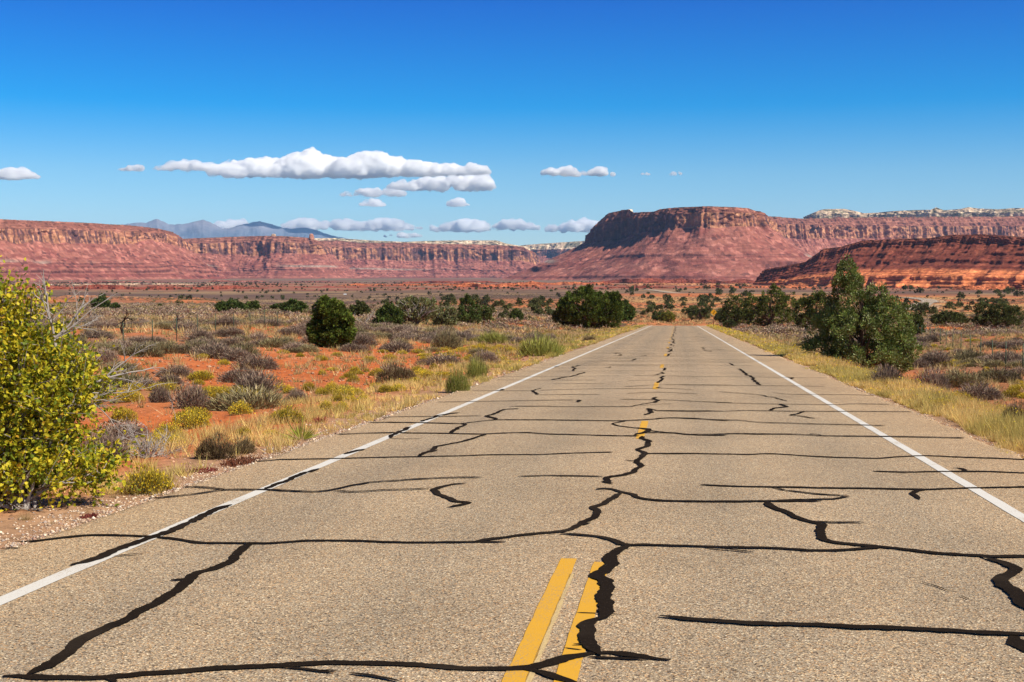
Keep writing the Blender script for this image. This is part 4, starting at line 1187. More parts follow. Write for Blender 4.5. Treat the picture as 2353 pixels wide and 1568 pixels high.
# --- plants surveyed one by one (pixel of the base, width and height in the photograph)
KINDS_ = {'yellow': ('rabbitbrush', 'shrub', 'flowering yellow shrubs'), 'grey': ('grey_shrub', 'shrub', 'grey brown twiggy shrubs'), 'dark': ('dark_shrub', 'shrub', None),
          'sage': ('sagebrush', 'shrub', 'pale sage green shrubs'), 'green': ('green_shrub', 'shrub', None), 'tuft': ('grass_tuft', 'grass tuft', 'dry grass tufts')}
taken = []
def plant(kind, px, py, wpx, hpx, label, grp=None):
    p = ground_hit(px, py)
    w, h = px_size(p, wpx, hpx)
    p[1] += w * .3 * math.cos(math.atan2(p[0], p[1])); p[0] += w * .3 * math.sin(math.atan2(p[0], p[1]))
    p[2] = float(ground(p[0], p[1])) - .02
    nm, cat, g_ = KINDS_[kind]
    taken.append((p[0], p[1], w * .5))
    return put(kind, p, w * .92, h, nm, label, cat, grp or g_)

plant('yellow', 664, 973, 84, 44, 'largest round yellow shrub standing just above the spiky green plant')
for (zx, zy, w, h, lab) in [
    (635,445,180,120,'round yellow shrub beside the twin yellow clump left of the dark round bush'), (765,475,140,95,'small yellow shrub touching a grey tuft below the round ones'), (895,455,190,125,'yellow shrub with dark underside, right of the small round three'),
    (1155,245,140,95,'yellow shrub at the foot of the long grey thicket'), (1295,225,65,55,'tiny yellow shrub left of the dark round bush'), (1140,350,170,95,'flat topped yellow shrub on a bare stalk in open red soil'), (1010,310,80,45,'small dull yellow shrub on red soil above the flat topped one'),
    (1095,490,190,95,'pale yellow shrub at the back of the yellow thicket by the verge'), (960,570,190,100,'yellow shrub at the left of the yellow thicket by the verge'), (1110,590,170,110,'yellow shrub in the middle of the yellow thicket by the verge'), (1260,582,190,115,'bright yellow shrub at the right end of the yellow thicket by the verge'),
    (825,670,220,130,'broad yellow shrub lowest left in the thicket by the verge'), (1010,680,180,140,'tall yellow shrub lowest right in the thicket by the verge'), (190,960,220,85,'yellow topped shrub over dry grass beside the gravel edge'),
    (1390,440,150,100,'yellow shrub in front of the dark round bush on its left'), (1510,465,180,115,'yellow shrub in front of the dark round bush at its middle'), (1660,450,220,110,'yellow green shrub in front of the dark round bush on its right'),
    (1885,235,150,90,'yellow shrub behind the dark round bush on its right'), (2070,205,120,85,'greenish yellow shrub up slope from the dark round bush'), (2265,205,110,85,'neat round yellow shrub alone on the red soil, right of the dark bush'), (1910,315,190,95,'wide yellow shrub touching the right side of the dark round bush'), (1930,390,100,75,'small yellow shrub low beside the dark round bush'), (2160,300,230,95,'wide yellow shrub above the flowering green weed'),
    (785,262,100,75,'yellow shrub at the right end of the nearest grey mass'), (1510,142,70,60,'little yellow shrub above the dark round bush'), (2042,97,60,50,'tiny yellow shrub high on the red soil')]:
    plant('yellow', (620 + zx / 4.706) * .9412, (860 + zy / 4.706) * .9412, w * .2, h * .2, lab)
plant('yellow', 462, 941, 50, 29, 'single yellow shrub on open red soil below the grey thicket')
plant('yellow', 560, 1003, 44, 26, 'small yellow shrub behind pale grass near the gravel')
plant('yellow', 283, 972, 60, 42, 'yellow shrub behind the brush pile beside the leafy bush')
plant('yellow', 330, 1140, 108, 78, 'bright yellow shrub at the gravel edge beside the leafy bush')
plant('yellow', 410, 1018, 40, 32, 'dull yellow shrub right of the brush pile')
plant('grey', 678, 929, 58, 40, 'round grey shrub on bare soil behind the largest yellow shrub')
plant('dark', 907, 886, 92, 54, 'dark round olive bush on red soil left of the verge')
plant('dark', 500, 1058, 84, 66, 'dark olive shrub at the gravel edge, left one of two')
plant('dark', 556, 1046, 74, 44, 'low dark olive shrub leaning right at the gravel edge')
plant('grey', 430, 942, 90, 70, 'grey shrub with a dark trunk and shadow on red soil')
plant('grey', 368, 926, 60, 44, 'grey shrub left of the one with the dark trunk')
plant('grey', 230, 1062, 130, 84, 'grey shrub half behind the leafy bush')
plant('grey', 238, 838, 66, 42, 'grey shrub with pale twigs behind the left bush')
plant('grey', 1112, 838, 62, 38, 'grey shrub on the red soil beside the green verge shrub')
plant('dark', 1105, 858, 46, 28, 'small dark shrub below the grey one at the verge')
plant('grey', 1265, 784, 34, 20, 'round grey shrub left of the round juniper in yellow flowers')
plant('dark', 1355, 785, 40, 16, 'flat dark shrub under the round juniper')
plant('sage', 1030, 806, 66, 56, 'large sprawling sage shrub with pale tips left of the verge')
plant('green', 1095, 873, 48, 44, 'bright green reed like shrub at the left verge')
plant('green', 1240, 820, 110, 40, 'broad bright green shrub along the left verge')
plant('green', 1130, 792, 80, 22, 'low olive green reed patch in the yellow flowers')
plant('tuft', 1015, 785, 36, 20, 'pale straw tuft beside the sprawling sage shrub')
plant('green', 1050, 905, 60, 46, 'flowering green weed on the left verge below the green shrub')
plant('grey', 2140, 905, 100, 66, 'grey shrub between the conical juniper and the right verge')
plant('sage', 2205, 892, 110, 48, 'grey green sagebrush behind the right verge')
plant('grey', 2245, 922, 120, 46, 'dark twisted grey shrub on red soil behind the right verge')
plant('grey', 2035, 885, 90, 52, 'grey shrub at the foot of the conical juniper')
plant('dark', 2345, 985, 80, 66, 'dark shrub cut by the right edge of the picture')
plant('yellow', 2165, 938, 70, 26, 'yellow flowered clump in the right verge')
plant('yellow', 1943 + 90, 905 - 20, 30, 14, 'small yellow clump below the conical juniper')
for (px, py, w, h, lab) in [(2192, 838, 26, 14, 'round yellow shrub alone on red soil right of the conical juniper'), (2340, 885, 26, 14, 'yellow shrub near the right edge of the picture above the dark shrub'), (2118, 797, 26, 9, 'yellow clump on the flat right of the conical juniper, left one'), (2145, 800, 30, 10, 'yellow clump on the flat right of the conical juniper, middle one'), (2235, 786, 40, 8, 'flat yellow patch near the right fence'), (2180, 806, 18, 9, 'small yellow shrub on red soil right of the conical juniper'), (2342, 836, 22, 12, 'yellow shrub at the right picture edge below the fence')]:
    plant('yellow', px, py, w, h, lab)
for (px, py, w, h, lab) in [(520, 928, 30, 30, 'tall straw tuft below the grey thicket on red soil'), (600, 990, 54, 66, 'tall pale grass tuft left of the largest yellow shrub'), (545, 1000, 60, 52, 'pale grass tuft above the dark olive shrubs'), (185, 1160, 60, 40, 'straw tuft on the gravel in front of the leafy bush'),
                           (200, 1178, 26, 18, 'low grass tuft alone on the gravel before the leafy bush'), (262, 1148, 50, 30, 'white straw tuft leaning on the gravel edge'), (118, 1208, 34, 24, 'small round grass tuft nearest the camera on the gravel'), (826, 970, 20, 14, 'tiny round grass tuft alone on the gravel shoulder'),
                           (876, 960, 40, 34, 'grass tuft where the verge meets the gravel'), (640, 1045, 50, 30, 'dry grass clump at the gravel edge below the yellow shrub'), (400, 1090, 50, 34, 'dry grass clump between the yellow shrub and dark olive shrubs'), (60, 1200, 80, 40, 'dry grass fringe under the leafy bush')]:
    plant('tuft', px, py, w, h, lab)

# --- random filling, nearest ones as individuals
MARKS = [(90, 900, 'the big yellow leaved bush'), (340, 1000, 'the brush pile'), (270, 770, 'the dark dead snags'), (480, 870, 'the grey thicket edge'), (620, 800, 'the tan grass left of the dense juniper'), (760, 790, 'the dense lone juniper'), (760, 880, 'the open red soil below the dense juniper'), (905, 870, 'the dark round olive bush'),
         (990, 760, 'the scraggly juniper row'), (1030, 800, 'the sprawling sage shrub'), (1180, 830, 'the green verge shrubs'), (1330, 770, 'the round two lobed juniper'), (470, 740, 'the far brush flat on the left'), (1640, 745, 'the yellow road sign'), (1750, 770, 'the juniper pair right of the road'), (1900, 840, 'the conical juniper left side'), (2100, 880, 'the conical juniper right side'),
         (2230, 790, 'the right hand fence'), (2250, 900, 'the grey green sagebrush'), (2330, 930, 'the right picture edge'), (2290, 750, 'the spreading juniper at far right')]
MK = np.array([(a, b_) for a, b_, _ in MARKS], float)
def near(px, py):
    dd = (MK[:, 0] - px) ** 2 + ((MK[:, 1] - py) * 2.2) ** 2
    return MARKS[int(np.argmin(dd))][2]

JUN = []   # footprints of junipers, filled below
def scatter(n, d0, d1, g, pad=330):
    """random ground points inside the view, uniform per square metre"""
    n = int(n * 1.22)
    d = np.sqrt(g.uniform(d0 * d0, d1 * d1, n))
    half = math.atan((W0 / 2 + pad) / F0)
    a = g.uniform(-half, half, n) - YAW
    x, y = d * np.sin(a), d * np.cos(a)
    return x, y, d
def clear(x, y, gap):
    off = np.maximum(RL - x, x - RRt)
    ok = (off > gap) | (y > 245)
    for (tx, ty, tr) in taken + JUN:
        ok &= (x - tx) ** 2 + (y - ty) ** 2 > (tr + .25) ** 2
    return ok
# ------------------------------------------------------------------ junipers
def juniper_data(lobes, W_, H_, seed, nclump, per, tuft, col, trunk=True, loose=.1, gold=0.0, extra=11):
    g = np.random.default_rng(seed)
    lob = np.array(lobes, float)                       # cx, cz, rx, rz in fractions of width / height
    lob[:, [0, 2]] *= W_; lob[:, [1, 3]] *= H_
    ex = []                                            # limbs that break the outline
    for i in range(extra):
        b0 = lob[g.integers(0, len(lob))]; a = g.uniform(-.35, np.pi + .35)
        ex.append((b0[0] + np.cos(a) * b0[2] * .92, b0[1] + np.sin(a) * b0[3] * .92, b0[2] * g.uniform(.18, .36), b0[3] * g.uniform(.20, .42)))
    if ex: lob = np.vstack([lob, ex])
    wgt = lob[:, 2] * lob[:, 3]; wgt /= wgt.sum()
    k = g.choice(len(lob), nclump, p=wgt)
    o = rnd_dir(nclump, g); o[:, 2] = np.where(g.random(nclump) < .35, np.abs(o[:, 2]), o[:, 2])
    rr = g.uniform(.50, 1.06, nclump) ** .5
    L = lob[k]
    dy = g.uniform(-.25, .25, len(lob))[k] * L[:, 2]
    c = np.stack([L[:, 0] + o[:, 0] * L[:, 2] * rr, dy + o[:, 1] * L[:, 2] * rr * .95, L[:, 1] + o[:, 2] * L[:, 3] * rr], -1)
    keep = c[:, 2] > .02 * H_
    c, o = c[keep], o[keep]
    n = len(c)
    cs = np.minimum(lob[:, 2].mean() * .26, .24) * g.uniform(.6, 1.3, n)
    tone = g.uniform(.42, 1.5, n)
    m_ = per
    idx = np.repeat(np.arange(n), m_)
    rd = rnd_dir(len(idx), g)
    up = unit(o * .8 + np.array([0, 0, .9]))
    p = c[idx] + rd * (cs[idx] * g.random(len(idx)) ** .5)[:, None] * np.array([1, 1, 1.15])
    d = unit(up[idx] * .9 + rd * .9 + g.normal(size=rd.shape) * .3)
    cc_ = np.asarray(col) * tone[idx][:, None] * (1 + (g.random((len(idx), 3)) - .5) * .35)
    if gold:
        s_ = g.random(len(idx)) < gold
        cc_[s_] = vcol((.34, .37, .18), int(s_.sum()), g)
    B = Bag()
    B.add(*rhombs(p, d, tuft * g.uniform(.6, 1.4, len(idx)), tuft * .55 * g.uniform(.6, 1.3, len(idx)), g, np.clip(cc_, 0, 1)))
    T = Bag()
    if trunk:
        v, f = tube(np.array([[0, 0, -.1], [.03 * W_, .02 * W_, H_ * .2], [-.01 * W_, 0, H_ * .5], [.01 * W_, .01, H_ * .82]]), np.array([.055, .045, .03, .008]) * max(W_, H_) * .8, 7)
        T.add(v, f, (1, 1, 1))
        for i in g.choice(n, min(n, 46), replace=False):
            z0 = g.uniform(.05, .5) * min(c[i, 2], H_ * .8)
            mid = np.array([c[i, 0] * .5, c[i, 1] * .5, (z0 + c[i, 2]) * .5 - .02 * H_]) + g.normal(size=3) * .03 * W_
            v, f = tube(np.array([[0, 0, z0], mid, c[i]]), np.array([.018, .012, .004]) * max(W_, H_) * .6, 4)
            T.add(v, f, (1, 1, 1))
    return B, T

def juniper(label, px, py, wpx, hpx, lobes, seed, nclump=260, per=26, tuft=None, col=(.062, .085, .022), group=None, loose=.1, gold=0.0, dead=0, cat='tree', back=.35, dist=None, extra=8):
    p = ground_hit(px, py)
    if dist:
        r0 = ray(np.array(float(px)), np.array(float(py))); p = np.array([r0[0] * dist, r0[1] * dist, 0]); p[2] = float(ground(p[0], p[1])); hpx += to_px(p)[1] - py
    W_, H_ = px_size(p, wpx, hpx)
    az = math.atan2(p[0], p[1])
    p[0] += math.sin(az) * W_ * back; p[1] += math.cos(az) * W_ * back
    p[2] = float(ground(p[0], p[1])) - .03
    s_ = np.linalg.norm(p[:2]) / max(1e-6, np.linalg.norm(p[:2]) - W_ * back)
    W_, H_ = W_ * s_, H_ * s_
    d = np.linalg.norm(p[:2])
    if nclump < 400: nclump = int(nclump * 1.5); col = (1.75 * col[0], 1.6 * col[1], 1.35 * col[2])
    tuft = tuft or max(.05, .0021 * d)
    B, T = juniper_data(lobes, W_, H_, seed, nclump, per, tuft, col, True, loose, gold, extra)
    root = empty('juniper_tree', p, -az)
    tag(root, label, cat, group)
    B.build('crown', M['foliage'], root)
    T.build('trunk', M['bark'], root)
    if dead:
        g = np.random.default_rng(seed + 5)
        D = Bag()
        for i in range(dead):
            a = g.uniform(-.5, .5) * W_; z = g.uniform(.5, 1.05) * H_
            st = np.array([a * .5, -W_ * .2, z * .6]); en = np.array([a + g.uniform(-.15, .15) * W_, -W_ * g.uniform(.2, .5), z])
            v, f = tube(np.linspace(st, en, 4) + g.normal(size=(4, 3)) * .02 * W_, np.linspace(.02, .006, 4) * W_ * .35, 4)
            D.add(v, f, (1, 1, 1))
        D.build('dead_branch', M['deadwood'], root)
    JUN.append((p[0], p[1], W_ * .5))
    return root

ROUND = [(0, .5, .36, .46), (-.22, .38, .26, .36), (.22, .40, .26, .38), (0, .22, .44, .24)]
CONE = [(-.13, .89, .075, .12), (-.12, .77, .13, .15), (-.10, .63, .20, .17), (.13, .64, .12, .15), (-.2, .45, .2, .2), (.2, .45, .23, .22), (0, .32, .34, .22), (-.28, .18, .2, .17), (.3, .2, .2, .2), (.05, .12, .40, .13)]
WIDE = [(-.28, .42, .22, .38), (.05, .55, .26, .42), (.30, .42, .20, .36), (0, .25, .46, .25)]
juniper('dense dark green juniper standing alone in the scrub left of the road', 761, 803, 112, 108, [(-.05, .62, .30, .36), (.08, .80, .18, .20), (.18, .50, .26, .34), (-.22, .32, .26, .30), (.28, .28, .18, .26), (0, .22, .42, .22), (-.12, .84, .14, .15)], 201, 560, 40, .135, (.105, .135, .022))
juniper('large rounded two lobed juniper close to the left side of the road', 1352, 757, 150, 90, [(-.10, .55, .36, .45), (.22, .52, .30, .42), (-.32, .36, .18, .34), (.40, .30, .12, .30), (0, .25, .46, .26)], 202, 1000, 36, .23, (.105, .135, .022))
juniper('dark juniper tucked behind the round two lobed one', 1432, 739, 52, 44, ROUND, 203, 160, 24, None, (.05, .075, .018))
juniper('conical sunlit juniper standing by the right verge, tallest tree', 1978, 850, 256, 250, CONE, 204, 640, 80, .095, (.165, .205, .05), gold=.12, back=.0, dist=56, extra=6)
juniper('bushy juniper right of the yellow sign, taller of the pair', 1770, 752, 128, 92, WIDE, 205, 700, 34, .22, (.115, .135, .027))
juniper('low juniper next to the yellow sign, left one of the pair', 1692, 752, 82, 74, ROUND, 206, 480, 34, .22, (.11, .13, .027))
juniper('dark juniper half hidden behind the conical one on its left', 1876, 760, 110, 82, WIDE, 207, 460, 32, .20, (.095, .115, .025))
juniper('spreading juniper with visible limbs near the right picture edge', 2292, 757, 106, 58, [(-.25, .5, .26, .42), (.05, .62, .26, .36), (.30, .48, .22, .38), (0, .3, .46, .22)], 208, 480, 26, .18, (.085, .098, .03))
juniper('slim dark juniper just right of the conical one', 2101, 776, 46, 56, [(0, .55, .34, .44), (.1, .3, .42, .3), (-.15, .3, .35, .28)], 209, 200, 26, .13, (.050, .066, .020))
juniper('low row juniper behind the scrub right of the conical one', 2180, 748, 78, 30, WIDE, 210, 200, 24, .2, (.060, .072, .026), group=None)
juniper('small juniper left in the scraggly row left of the road', 893, 752, 60, 54, ROUND, 211, 220, 26, .17, (.055, .078, .020))
juniper('scraggly juniper with bare limbs, tallest of the left row', 957, 750, 104, 64, [(-.2, .62, .26, .34), (.15, .78, .22, .20), (.30, .55, .18, .26), (-.35, .35, .14, .3), (.1, .3, .3, .2)], 212, 240, 24, .18, (.085, .088, .034), gold=.25, dead=26)
juniper('dull green juniper in the middle of the left row', 1022, 752, 60, 48, ROUND, 213, 150, 24, .18, (.075, .082, .036), gold=.2, dead=8)
juniper('dark pointed juniper at the right end of the left row', 1078, 748, 60, 62, [(-.1, .62, .26, .38), (.25, .4, .24, .36), (-.3, .3, .2, .28), (0, .2, .45, .2)], 214, 240, 26, .18, (.052, .074, .022))
juniper('juniper bush closing the right end of the left row', 1112, 746, 40, 44, ROUND, 215, 120, 24, .18, (.06, .08, .024))
juniper('small upright juniper alone between the row and the round one', 1187, 740, 34, 30, ROUND, 216, 120, 24, .2, (.045, .065, .02))
juniper('dark juniper bush half behind the leafy yellow bush', 140, 796, 36, 50, ROUND, 217, 180, 26, .12, (.05, .07, .02))
juniper('largest juniper on the far left rim of the scrub field', 232, 713, 46, 30, ROUND, 218, 120, 22, .3, (.045, .07, .02))
juniper('small round juniper just right of the largest rim juniper', 264, 714, 20, 16, ROUND, 219, 50, 22, .3, (.045, .065, .02))
juniper('flat juniper clump on the rim left of the dense lone juniper', 530, 719, 66, 26, WIDE, 220, 140, 22, .28, (.045, .068, .02))
juniper('low juniper right of the flat clump on the rim', 578, 718, 40, 24, ROUND, 221, 80, 22, .28, (.05, .07, .02))
juniper('double juniper on the rim just left of the dense lone one', 676, 721, 58, 30, WIDE, 222, 140, 22, .27, (.048, .07, .02))
juniper('little juniper at the left of the rim double', 640, 714, 34, 16, WIDE, 223, 60, 22, .27, (.05, .07, .02))
juniper('juniper peeping out behind the dense lone one on its left', 738, 722, 40, 34, ROUND, 224, 100, 22, .25, (.045, .065, .02))
juniper('pale juniper just right of the dense lone one', 823, 728, 52, 30, ROUND, 225, 110, 22, .25, (.07, .08, .03))
juniper('juniper bush right behind the road crest, left of the sign', 1608, 737, 56, 42, WIDE, 226, 170, 24, .26, (.055, .072, .026))
juniper('yellow green bush at the crest of the road', 1533, 741, 40, 26, ROUND, 227, 120, 24, .26, (.10, .105, .02))
juniper('dark bush at the crest beside the yellow green one', 1512, 738, 30, 22, ROUND, 228, 80, 24, .26, (.04, .06, .02))
juniper('small dark juniper between sign and taller right juniper', 1655, 738, 34, 26, ROUND, 229, 80, 24, .24, (.045, .06, .022))
juniper('low dark juniper at the foot of the left sign juniper', 1676, 757, 34, 22, ROUND, 230, 80, 24, .16, (.045, .06, .022))

# --- scattered small junipers in the distance, nearest ones as individuals
SMALL = []
for i in range(7):
    B, T = juniper_data(ROUND if i % 2 else WIDE, 1.0, .62, 300 + i, 46, 12, .13, (.10, .108, .036), False)
    SMALL.append(B.build('juniper_bush', M['foliage']).data)
for o in [o for o in bpy.data.objects if o.name.startswith('juniper_bush')]: bpy.data.objects.remove(o)
g = np.random.default_rng(77)
cand = []
def place_zone(n, x0, x1, y0, y1, wr, wid):
    for _ in range(n):
        cand.append((g.uniform(x0, x1), g.uniform(y0, y1), g.uniform(*wr), wid))
ZN = [(34, 1000, 1300, 692, 726, (12, 30), 'on the orange bench left of the round juniper'), (18, 1150, 1290, 700, 735, (10, 26), 'on the slope just left of the round juniper'), (26, 1400, 1640, 690, 728, (12, 30), 'on the slope beyond the road crest'),
      (14, 1440, 1560, 668, 690, (8, 16), 'along the far road in mid valley'), (14, 1630, 1860, 672, 700, (10, 22), 'on the tan flat behind the right juniper pair'), (22, 2090, 2353, 695, 735, (14, 34), 'on the slope below the far road bend'),
      (16, 2060, 2353, 664, 695, (12, 28), 'on the tan flat around the far road bend'), (26, 90, 700, 684, 712, (8, 20), 'along the orange rim behind the left scrub field'), (12, 340, 900, 668, 690, (5, 10), 'on the dark plain left of centre'), (16, 700, 1000, 690, 725, (8, 20), 'on the plain edge behind the scraggly row'),
      (20, 900, 1500, 655, 675, (5, 12), 'among the orange ledges in mid valley'), (16, 1550, 2050, 655, 672, (6, 14), 'at the toe of the dark red hill'), (10, 1900, 2353, 548, 600, (5, 10), 'on the dark red hill')]
for z in ZN[:-1]: place_zone(z[0], *z[1:6], z[6])
cand += [(2086, 717, 34, 'on the slope below the far road bend'), (2108, 715, 26, 'on the slope below the far road bend'), (2126, 719, 30, 'on the slope below the far road bend')]
for (px, py, w, wid) in sorted(cand, key=lambda c: -c[1]):
    p = ground_hit(px, py)
    d = np.hypot(p[0], p[1])
    if d > 4000: continue
    if p[0] > RL - 3 and p[0] < RRt + 3 and p[1] < 260: continue
    if 2030 < px < 2190 and 676 < py < 711: continue
    W_, _h = px_size(p, w, w)
    W_ = min(W_, 9.0) if d > 300 else min(W_, 3.5)
    o = bpy.data.objects.new('juniper_bush', SMALL[int(g.integers(0, 7))])
    COL.objects.link(o)
    o.location = (p[0], p[1], p[2] - .05)
    o.rotation_euler = (0, 0, g.uniform(0, 6.28))
    o.scale = (W_, W_, W_ * g.uniform(.75, 1.25))
    sz = 'larger' if w > 20 else 'mid sized' if w > 12 else 'tiny'
    tag(o, f'{sz} dark juniper {wid}', 'tree', 'small junipers ' + wid)
    JUN.append((p[0], p[1], W_ * .5))

# ------------------------------------------------------------------ random shrubs
g = np.random.default_rng(5)
P = []
x, y, d = scatter(30000, 14, 395, g)
left = x < 0
off = np.maximum(RL - x, x - RRt)
n1 = fbm(x / 7, y / 7, 131, 3); n2 = fbm(x / 22, y / 22, 137, 3)
dens = np.where(left, sst(24, 36, d) * (.12 + .9 * sst(.43, .62, n1)), sst(.36, .6, n1) * .95)
dens = dens * sst(2.5, 8.0, off + (n2 - .5) * 6)
dens = np.maximum(dens, .045 * (off > 3))
dens = dens * np.where(d > 40, 1.0, .75)
ok = (g.random(len(x)) < dens) & clear(x, y, 2.4)
x, y, d, off, n1, n2, left = [a[ok] for a in (x, y, d, off, n1, n2, left)]
pick = g.random(len(x))
kind = np.where(pick < .68, 'grey', 'sage')
kind = np.where((pick > .93) | ((off < 9) & (g.random(len(x)) < .55) & (y < 150)) | ((~left) & (g.random(len(x)) < .10)), 'yellow', kind)
w = np.where(kind == 'yellow', g.uniform(.35, .8, len(x)), g.uniform(.7, 1.75, len(x)))
w = np.where(d > 150, w * 1.1, w)
h = w * g.uniform(.30, .48, len(x))
z = ground(x, y) - .02
# extra yellow flower cushions along both verges
x2, y2, d2 = scatter(26000, 17, 200, g)
off2 = np.maximum(RL - x2, x2 - RRt)
dn = np.exp(-((off2 - 4.5) / 3.2) ** 2) * .8 * sst(.42, .58, fbm(x2 / 5, y2 / 5, 141, 3)) * np.where(x2 < 0, .6 + .6 * sst(24, 40, y2), .7)
ok = (g.random(len(x2)) < dn) & clear(x2, y2, 1.6)
x2, y2, d2 = x2[ok], y2[ok], d2[ok]
x = np.concatenate([x, x2]); y = np.concatenate([y, y2]); d = np.concatenate([d, d2])
kind = np.concatenate([kind, np.full(len(x2), 'yellow')])
w2 = g.uniform(.25, .62, len(x2)); w = np.concatenate([w, w2]); h = np.concatenate([h, w2 * g.uniform(.45, .6, len(x2))])
z = ground(x, y) - .02
ppx, ppy, _ = to_px(np.stack([x, y, z], -1))
order = np.argsort(d)
quota = {'grey': 270, 'sage': 120, 'yellow': 240}
rest = {k: [] for k in quota}
for i in order:
    k = str(kind[i])
    if quota[k] > 0 and -20 < ppx[i] < W0 + 20:
        quota[k] -= 1
        nm, cat, grp = KINDS_[k]
        wh = near(ppx[i], ppy[i])
        sz = 'small' if w[i] < (.5 if k == 'yellow' else .95) else 'large' if w[i] > (.62 if k == 'yellow' else 1.4) else 'medium'
        lk = {'grey': 'grey brown twiggy shrub', 'sage': 'pale sage green shrub', 'yellow': 'yellow flowering shrub'}[k]
        put(k, (x[i], y[i], z[i]), w[i], h[i], nm, f'{sz} {lk} near {wh}', cat, f'{lk}s near {wh}')
    else:
        rest[k].append(i)
def lod(n, seed, col, tip, wd, bl, fl=None, nf=0):
    v, t, q, c = shrub_mesh(n, seed, col, tip, .55, bl, wd, .5, 0, fl, nf, .15)
    return v, (np.concatenate(t) if t else None), (np.concatenate(q) if q else None), c
LODS = {}
for k, col, tip, fl in (('grey', GREY, GREYT, None), ('sage', SAGE, SAGET, None), ('yellow', YEL, (.36, .27, .04), YELF)):
    LODS[k] = [[lod(330, 400 + i, col, tip, .034, .15, fl, 90 if fl else 0) for i in range(4)], [lod(70, 420 + i, col, tip, .10, .15, fl, 20 if fl else 0) for i in range(5)]]
def swarm(name, label, cat, idx, lods, x, y, z, w, h, mat, split=130):
    Bg = Bag()
    idx = np.asarray(idx)
    g2 = np.random.default_rng(9)
    far_ = np.hypot(x[idx], y[idx]) > split
    for li in (0, 1):
        sel = idx[far_ == bool(li)]
        var = g2.integers(0, len(lods[li]), len(sel))
        for vi, (v, t, q, c) in enumerate(lods[li]):
            s_ = sel[var == vi]
            if not len(s_): continue
            a = g2.uniform(0, 6.28, len(s_)); ca, sa = np.cos(a), np.sin(a)
            V = np.stack([(v[None, :, 0] * ca[:, None] - v[None, :, 1] * sa[:, None]) * w[s_][:, None] + x[s_][:, None],
                          (v[None, :, 0] * sa[:, None] + v[None, :, 1] * ca[:, None]) * w[s_][:, None] + y[s_][:, None],
                          v[None, :, 2] * (h[s_] / .55)[:, None] + z[s_][:, None]], -1)
            tone = g2.uniform(.72, 1.3, len(s_))[:, None, None]
            C_ = np.clip(c[None] * tone, 0, 1)
            off_ = np.arange(len(s_))[:, None, None] * len(v)
            base = Bg.n
            Bg.v.append(V.reshape(-1, 3)); Bg.c.append(C_.reshape(-1, 3)); Bg.n += len(s_) * len(v)
            if t is not None: Bg.t.append((t[None] + off_).reshape(-1, 3) + base)
            if q is not None: Bg.q.append((q[None] + off_).reshape(-1, 4) + base)
    if Bg.n: return tag(Bg.build(name, mat), label, cat, kind='stuff')
swarm('scrub', 'grey brown desert scrub covering the flats behind the nearer shrubs', 'scrub', rest['grey'], LODS['grey'], x, y, z, w, h, M['shrub'])
swarm('scrub', 'pale sage green scrub mixed into the grey brush flats', 'scrub', rest['sage'], LODS['sage'], x, y, z, w, h, M['shrub'])
swarm('scrub', 'far yellow flowering scrub along the verges and flats', 'scrub', rest['yellow'], LODS['yellow'], x, y, z, w, h, M['shrub'])

# far dots of scrub and juniper over the plain, ledges and slopes
x, y, d = scatter(9000, 400, 3300, g)
dens = .9 * sst(.45, .62, fbm(x / 90, y / 90, 151, 4)) * np.where(d > 1500, .7, .3)
ok = (g.random(len(x)) < dens) & clear(x, y, 3)
x, y, d = x[ok], y[ok], d[ok]
w = g.uniform(1.0, 3.2, len(x)) * np.where(d > 1500, 1.15, 1); h = w * g.uniform(.5, .9, len(x)); z = ground(x, y) - .1
x9, y9, d9 = scatter(24000, 235, 1050, g)
k9 = (g.random(len(x9)) < .25 + .75 * sst(.45, .6, fbm(x9 / 25, y9 / 25, 155, 3))) & clear(x9, y9, 4) & ((x9 > -60) | (d9 > 390))
x9, y9, d9 = x9[k9], y9[k9], d9[k9]; w9 = g.uniform(.5, 1.7, len(x9))
swarm('scrub', 'small grey and tan scrub tufts over the benches beyond the road crest', 'scrub', np.arange(len(x9)), [LODS['sage'][1], LODS['grey'][1]], x9, y9, ground(x9, y9) - .02, w9, w9 * .45, M['shrub'], 520)
jl = []
for i in range(5):
    B, T = juniper_data(ROUND, 1.0, .55, 340 + i, 14, 6, .3, (.06, .062, .03), False)
    jl.append((np.concatenate(B.v), None, np.concatenate(B.q), np.concatenate(B.c)))
swarm('scrub', 'dark dots of scrub and juniper scattered over the far valley floor', 'scrub', np.arange(len(x)), [jl, jl], x, y, z, w, h, M['foliage'])

